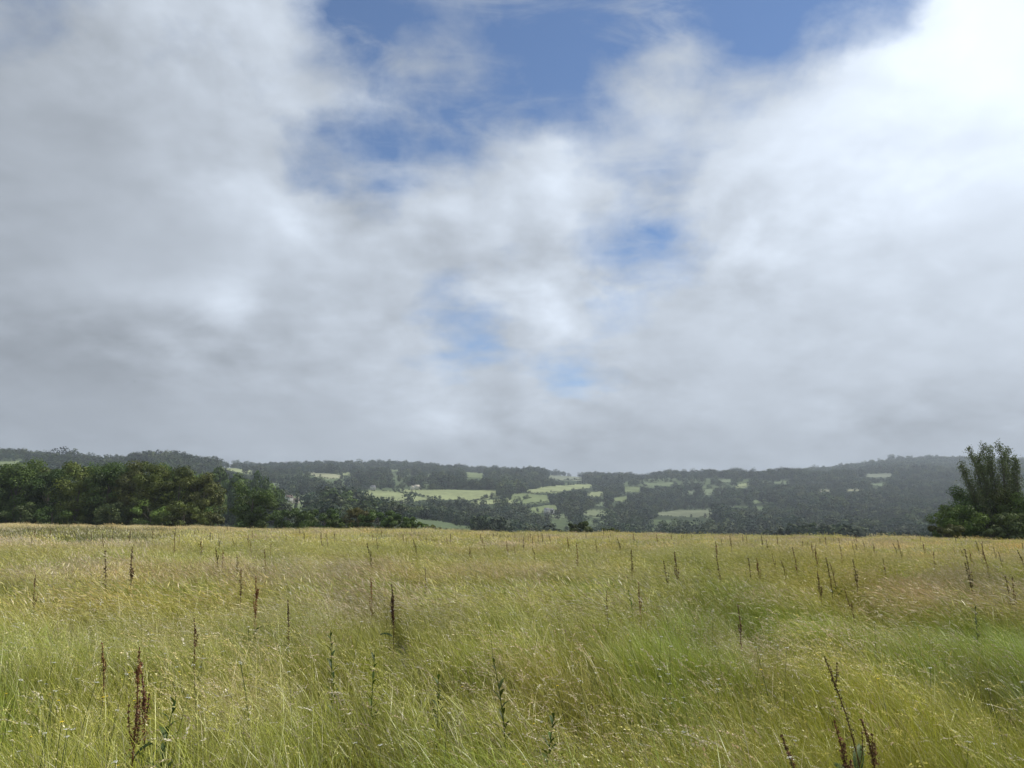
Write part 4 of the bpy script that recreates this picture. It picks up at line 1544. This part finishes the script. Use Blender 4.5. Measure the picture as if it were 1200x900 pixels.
# broad layout of the cloud: per picture row, (column, brightness of the cloud, clearness)
ROWS = {
    0: [(0, .70, .35), (100, .69, .3), (200, .76, .12), (300, .78, .08), (360, .76, .2), (400, .72, .95), (450, .7, 1), (500, .7, .85), (600, .7, .85), (700, .7, .88), (800, .72, .8), (900, .74, .85), (1000, .8, .9), (1060, .86, .6), (1100, .97, 0), (1200, 1, 0)],
    60: [(0, .70, .28), (100, .69, .25), (200, .70, .3), (300, .78, .08), (360, .76, .12), (400, .72, .6), (450, .7, .95), (500, .7, .65), (540, .7, .4), (600, .7, .65), (650, .7, .9), (700, .7, .75), (750, .72, .45), (800, .75, .25), (850, .75, .65), (900, .76, .95), (950, .82, .6), (1000, .92, .05), (1100, 1, 0), (1200, 1, 0)],
    120: [(0, .68, .08), (100, .69, 0), (200, .70, .18), (300, .74, .18), (350, .79, .03), (400, .75, .25), (450, .72, .5), (500, .7, .42), (560, .7, .9), (600, .7, 1), (650, .7, .95), (700, .72, .75), (750, .78, .2), (800, .76, .4), (850, .78, .5), (900, .83, .25), (950, .89, 0), (1000, .94, 0), (1100, .97, 0), (1200, .98, 0)],
    180: [(0, .665, 0), (100, .675, 0), (200, .71, 0), (300, .75, .03), (340, .7, .75), (380, .7, .95), (400, .71, .7), (450, .7, .92), (500, .7, .85), (560, .72, .55), (600, .77, .12), (640, .86, 0), (700, .78, .3), (740, .8, .15), (770, .8, .4), (800, .8, .5), (850, .83, .02), (900, .87, 0), (1000, .885, 0), (1100, .91, 0), (1200, .95, 0)],
    240: [(0, .65, 0), (100, .665, 0), (200, .71, 0), (250, .77, 0), (340, .83, 0), (400, .775, .05), (440, .75, .3), (500, .78, 0), (600, .79, 0), (650, .89, 0), (700, .78, .2), (750, .78, .32), (800, .8, .22), (850, .82, .05), (900, .8, 0), (1000, .84, 0), (1100, .90, 0), (1200, .885, 0)],
    300: [(0, .66, 0), (100, .695, 0), (200, .71, 0), (300, .735, 0), (400, .755, 0), (500, .73, .03), (580, .76, .25), (640, .79, .02), (700, .77, .5), (740, .77, .85), (790, .78, .9), (830, .8, .3), (900, .85, 0), (1000, .84, 0), (1100, .85, 0), (1200, .84, 0)],
    345: [(0, .68, 0), (100, .715, 0), (150, .73, 0), (200, .78, 0), (280, .87, 0), (330, .735, 0), (400, .755, 0), (470, .73, .02), (510, .74, .4), (560, .75, .2), (600, .84, 0), (650, .86, 0), (700, .77, .22), (730, .78, .4), (770, .79, .1), (800, .79, .05), (900, .825, 0), (1000, .80, 0), (1100, .795, 0), (1200, .82, 0)],
    400: [(0, .60, 0), (100, .62, 0), (200, .69, 0), (300, .695, 0), (400, .73, 0), (450, .745, .02), (510, .74, .35), (555, .76, 1.0), (590, .76, .3), (650, .77, .06), (700, .77, .06), (750, .77, .2), (800, .76, .02), (900, .79, 0), (1000, .785, 0), (1100, .785, 0), (1200, .82, 0)],
    445: [(0, .60, 0), (60, .63, 0), (160, .61, 0), (250, .67, 0), (400, .73, 0), (500, .735, .05), (540, .74, .2), (600, .74, 0), (650, .75, .85), (690, .75, .5), (750, .735, .02), (800, .735, 0), (900, .765, 0), (1000, .76, 0), (1100, .755, 0), (1200, .755, 0)],
    490: [(0, .62, 0), (100, .635, 0), (200, .655, 0), (240, .70, 0), (300, .68, 0), (400, .71, 0), (520, .85, 0), (560, .735, 0), (600, .745, 0), (700, .715, .05), (800, .715, 0), (900, .73, 0), (1000, .73, 0), (1100, .705, 0), (1200, .70, 0)],
    535: [(0, .62, 0), (200, .655, 0), (400, .695, 0), (500, .685, 0), (600, .68, 0), (700, .65, 0), (800, .685, 0), (900, .70, 0), (1000, .675, 0), (1100, .68, 0), (1200, .66, 0)],
}
rk = sorted(ROWS)


def layout(px, py):
    out = []
    for ch in (1, 2):
        rv = [np.interp(px, [q[0] for q in ROWS[k]], [q[ch] for q in ROWS[k]]) for k in rk]
        out.append(float(np.interp(py, rk, rv)))
    return out


ELS = [0, 2.5, 5, 7.5, 10, 12.5, 15, 17.5, 20, 22.5, 25, 27.5, 30, 33, 36, 39]
AZ0, AZ1 = -38.0, 38.0
NST = 32
t_az = MR(azw, R_(AZ0), R_(AZ1), 0, 1)
acc = None
for j, el in enumerate(ELS):
    cr = N.new('ShaderNodeValToRGB')
    cr.color_ramp.interpolation = 'CARDINAL'
    els_ = cr.color_ramp.elements
    for i in range(NST):
        p = i / (NST - 1)
        a = R_(AZ0 + (AZ1 - AZ0) * p)
        e = R_(el)
        dx, dy, dz = math.sin(a) * math.cos(e), math.cos(a) * math.cos(e), math.sin(e)
        qx, qy = proj(dx * 1e4, dy * 1e4, dz * 1e4 + EYE)
        Lc, Bc = layout(float(qx), max(0.0, min(535.0, float(qy))))
        if i == 0:
            q = els_[0]
            q.position = 0
        elif i == NST - 1:
            q = els_[-1]
            q.position = 1
        else:
            q = els_.new(p)
        q.color = (Lc, Bc, 0, 1)
    L.new(t_az, cr.inputs[0])
    if acc is None:
        acc = cr.outputs[0]
    else:
        mx = N.new('ShaderNodeMix')
        mx.data_type = 'RGBA'
        L.new(MR(elw, R_(ELS[j - 1]), R_(el), 0, 1, 'SMOOTHSTEP'), mx.inputs['Factor'])
        L.new(acc, mx.inputs['A'])
        L.new(cr.outputs[0], mx.inputs['B'])
        acc = mx.outputs['Result']
sa = N.new('ShaderNodeSeparateColor')
L.new(acc, sa.inputs[0])
lum, clr = sa.outputs[0], sa.outputs[1]
# the rest of the sky, out of the picture: broken cloud brightening towards the sun
gen = noise(1.3, 5, .55, (1, 8, 2))
sx, sy, sz = math.sin(R_(SUN_AZ)) * math.cos(R_(SUN_EL)), math.cos(R_(SUN_AZ)) * math.cos(R_(SUN_EL)), math.sin(R_(SUN_EL))
sd = M('ADD', M('ADD', M('MULTIPLY', X, sx), M('MULTIPLY', Yd, sy)), M('MULTIPLY', Z, sz))
glum = M('ADD', MR(gen.outputs['Fac'], .3, .7, .70, .86), MR(sd, .6, 1, 0, .16, 'SMOOTHSTEP'))
gclr = MR(gen.outputs['Fac'], .5, .36, 0, .6, 'SMOOTHSTEP')
side = MR(M('ABSOLUTE', azn), R_(36), R_(44), 0, 1, 'SMOOTHSTEP')
over = MR(eln, R_(36.5), R_(44), 0, 1, 'SMOOTHSTEP')
gfac = M('MAXIMUM', side, over)


def lerp(a, b, f):
    return M('ADD', M('MULTIPLY', a, M('SUBTRACT', 1.0, f)), M('MULTIPLY', b, f))


lum = lerp(lum, glum, gfac)
clr = lerp(clr, gclr, gfac)
# ragged detail: billows lit from the sun's side, wisps where the deck thins
def relief(scale, detail, rough, off, step, dist=0.0):
    a = noise(scale, detail, rough, off, dist)
    b = noise(scale, detail, rough, (off[0] + step * .62, off[1] - step * .1, off[2] + step * .75), dist)
    return M('SUBTRACT', a.outputs['Fac'], b.outputs['Fac']), a.outputs['Fac']


r1, n1 = relief(5.0, 5, .48, (11, 4, 3), .09, .25)
r2, n2 = relief(13, 5, .5, (2, 9, 1), .035)
patch = MR(noise(2.0, 3, .5, (4, 4, 8)).outputs['Fac'], .38, .62, .3, 1.3)
det = M('ADD', M('MULTIPLY', r1, .23), M('MULTIPLY', r2, .10))
det = M('ADD', det, M('MULTIPLY', M('SUBTRACT', n1, .5), .09))
lum = M('ADD', lum, M('MULTIPLY', det, M('MULTIPLY', patch, MR(Z, .0, .3, .45, 1))))
wsp = noise(6.5, 10, .6, (5, 5, 9), .35)
wsp2 = noise(15, 8, .62, (1, 5, 2), .2)
edge = M('MULTIPLY', clr, M('SUBTRACT', 1.0, clr))
wn = M('ADD', M('MULTIPLY', M('SUBTRACT', wsp.outputs['Fac'], .5), 4.2), M('MULTIPLY', M('SUBTRACT', wsp2.outputs['Fac'], .5), 2.0))
clr2 = M('ADD', clr, M('MULTIPLY', wn, M('ADD', edge, .03)))
clr2 = MR(clr2, .16, .80, 0, 1.0)
# thin high wisps drawn out across the gaps
mpw = N.new('ShaderNodeMapping')
mpw.inputs['Rotation'].default_value = (0, 0, .7)
mpw.inputs['Scale'].default_value = (3.2, 9.0, 5.0)
L.new(cmb.outputs[0], mpw.inputs['Vector'])
nw = N.new('ShaderNodeTexNoise')
nw.inputs['Scale'].default_value = 1.0
nw.inputs['Detail'].default_value = 9
nw.inputs['Roughness'].default_value = .62
nw.inputs['Distortion'].default_value = 1.1
L.new(mpw.outputs[0], nw.inputs['Vector'])
clr2 = M('MULTIPLY', clr2, M('SUBTRACT', 1.0, MR(nw.outputs['Fac'], .48, .76, 0, .55, 'SMOOTHSTEP')))
lum = M('MINIMUM', M('MAXIMUM', lum, .3), 1.0)
lin = M('POWER', lum, 2.25)
sky = N.new('ShaderNodeTexSky')
sky.sky_type = 'NISHITA'
sky.sun_disc = False
sky.sun_elevation = R_(SUN_EL)
sky.sun_rotation = R_(SUN_AZ)
sky.altitude = 100
sky.air_density = .9
sky.dust_density = .1
sky.ozone_density = 5.0
STR = .118
CLOUD = 1.0
cc = N.new('ShaderNodeCombineColor')
L.new(M('MULTIPLY', lin, .94 * CLOUD / STR), cc.inputs[0])
L.new(M('MULTIPLY', lin, 1.045 * CLOUD / STR), cc.inputs[1])
L.new(M('MULTIPLY', lin, 1.19 * CLOUD / STR), cc.inputs[2])
mx = N.new('ShaderNodeMix')
mx.data_type = 'RGBA'
L.new(clr2, mx.inputs['Factor'])
L.new(cc.outputs[0], mx.inputs['A'])
L.new(sky.outputs[0], mx.inputs['B'])
bg = N.new('ShaderNodeBackground')
bg.inputs['Strength'].default_value = STR
L.new(mx.outputs['Result'], bg.inputs['Color'])
wo = N.new('ShaderNodeOutputWorld')
L.new(bg.outputs[0], wo.inputs['Surface'])
W.cycles.sampling_method = 'MANUAL'
W.cycles.sample_map_resolution = 512

sun = bpy.data.lights.new('sun', 'SUN')
sun.energy = 3.5
sun.angle = R_(0.9)
sun.color = (1, .955, .88)
so = bpy.data.objects.new('sun', sun)
so.rotation_euler = Vector((sx, sy, sz)).to_track_quat('Z', 'Y').to_euler()
so.location = (60, 60, 90)
COL.objects.link(so)

# ------------------------------------------------------------------ picture settings
S.render.engine = 'CYCLES'
S.view_settings.view_transform = 'Standard'
S.view_settings.look = 'None'
S.view_settings.exposure = 0.12
S.view_settings.gamma = 1.0
S.view_settings.use_curve_mapping = False
cy = S.cycles
cy.max_bounces = 4
cy.diffuse_bounces = 3
cy.glossy_bounces = 1
cy.transmission_bounces = 2
cy.volume_bounces = 0
cy.transparent_max_bounces = 8
cy.caustics_reflective = False
cy.caustics_refractive = False
cy.use_denoising = True
cy.denoiser = 'OPENIMAGEDENOISE'
cy.sample_clamp_indirect = 6
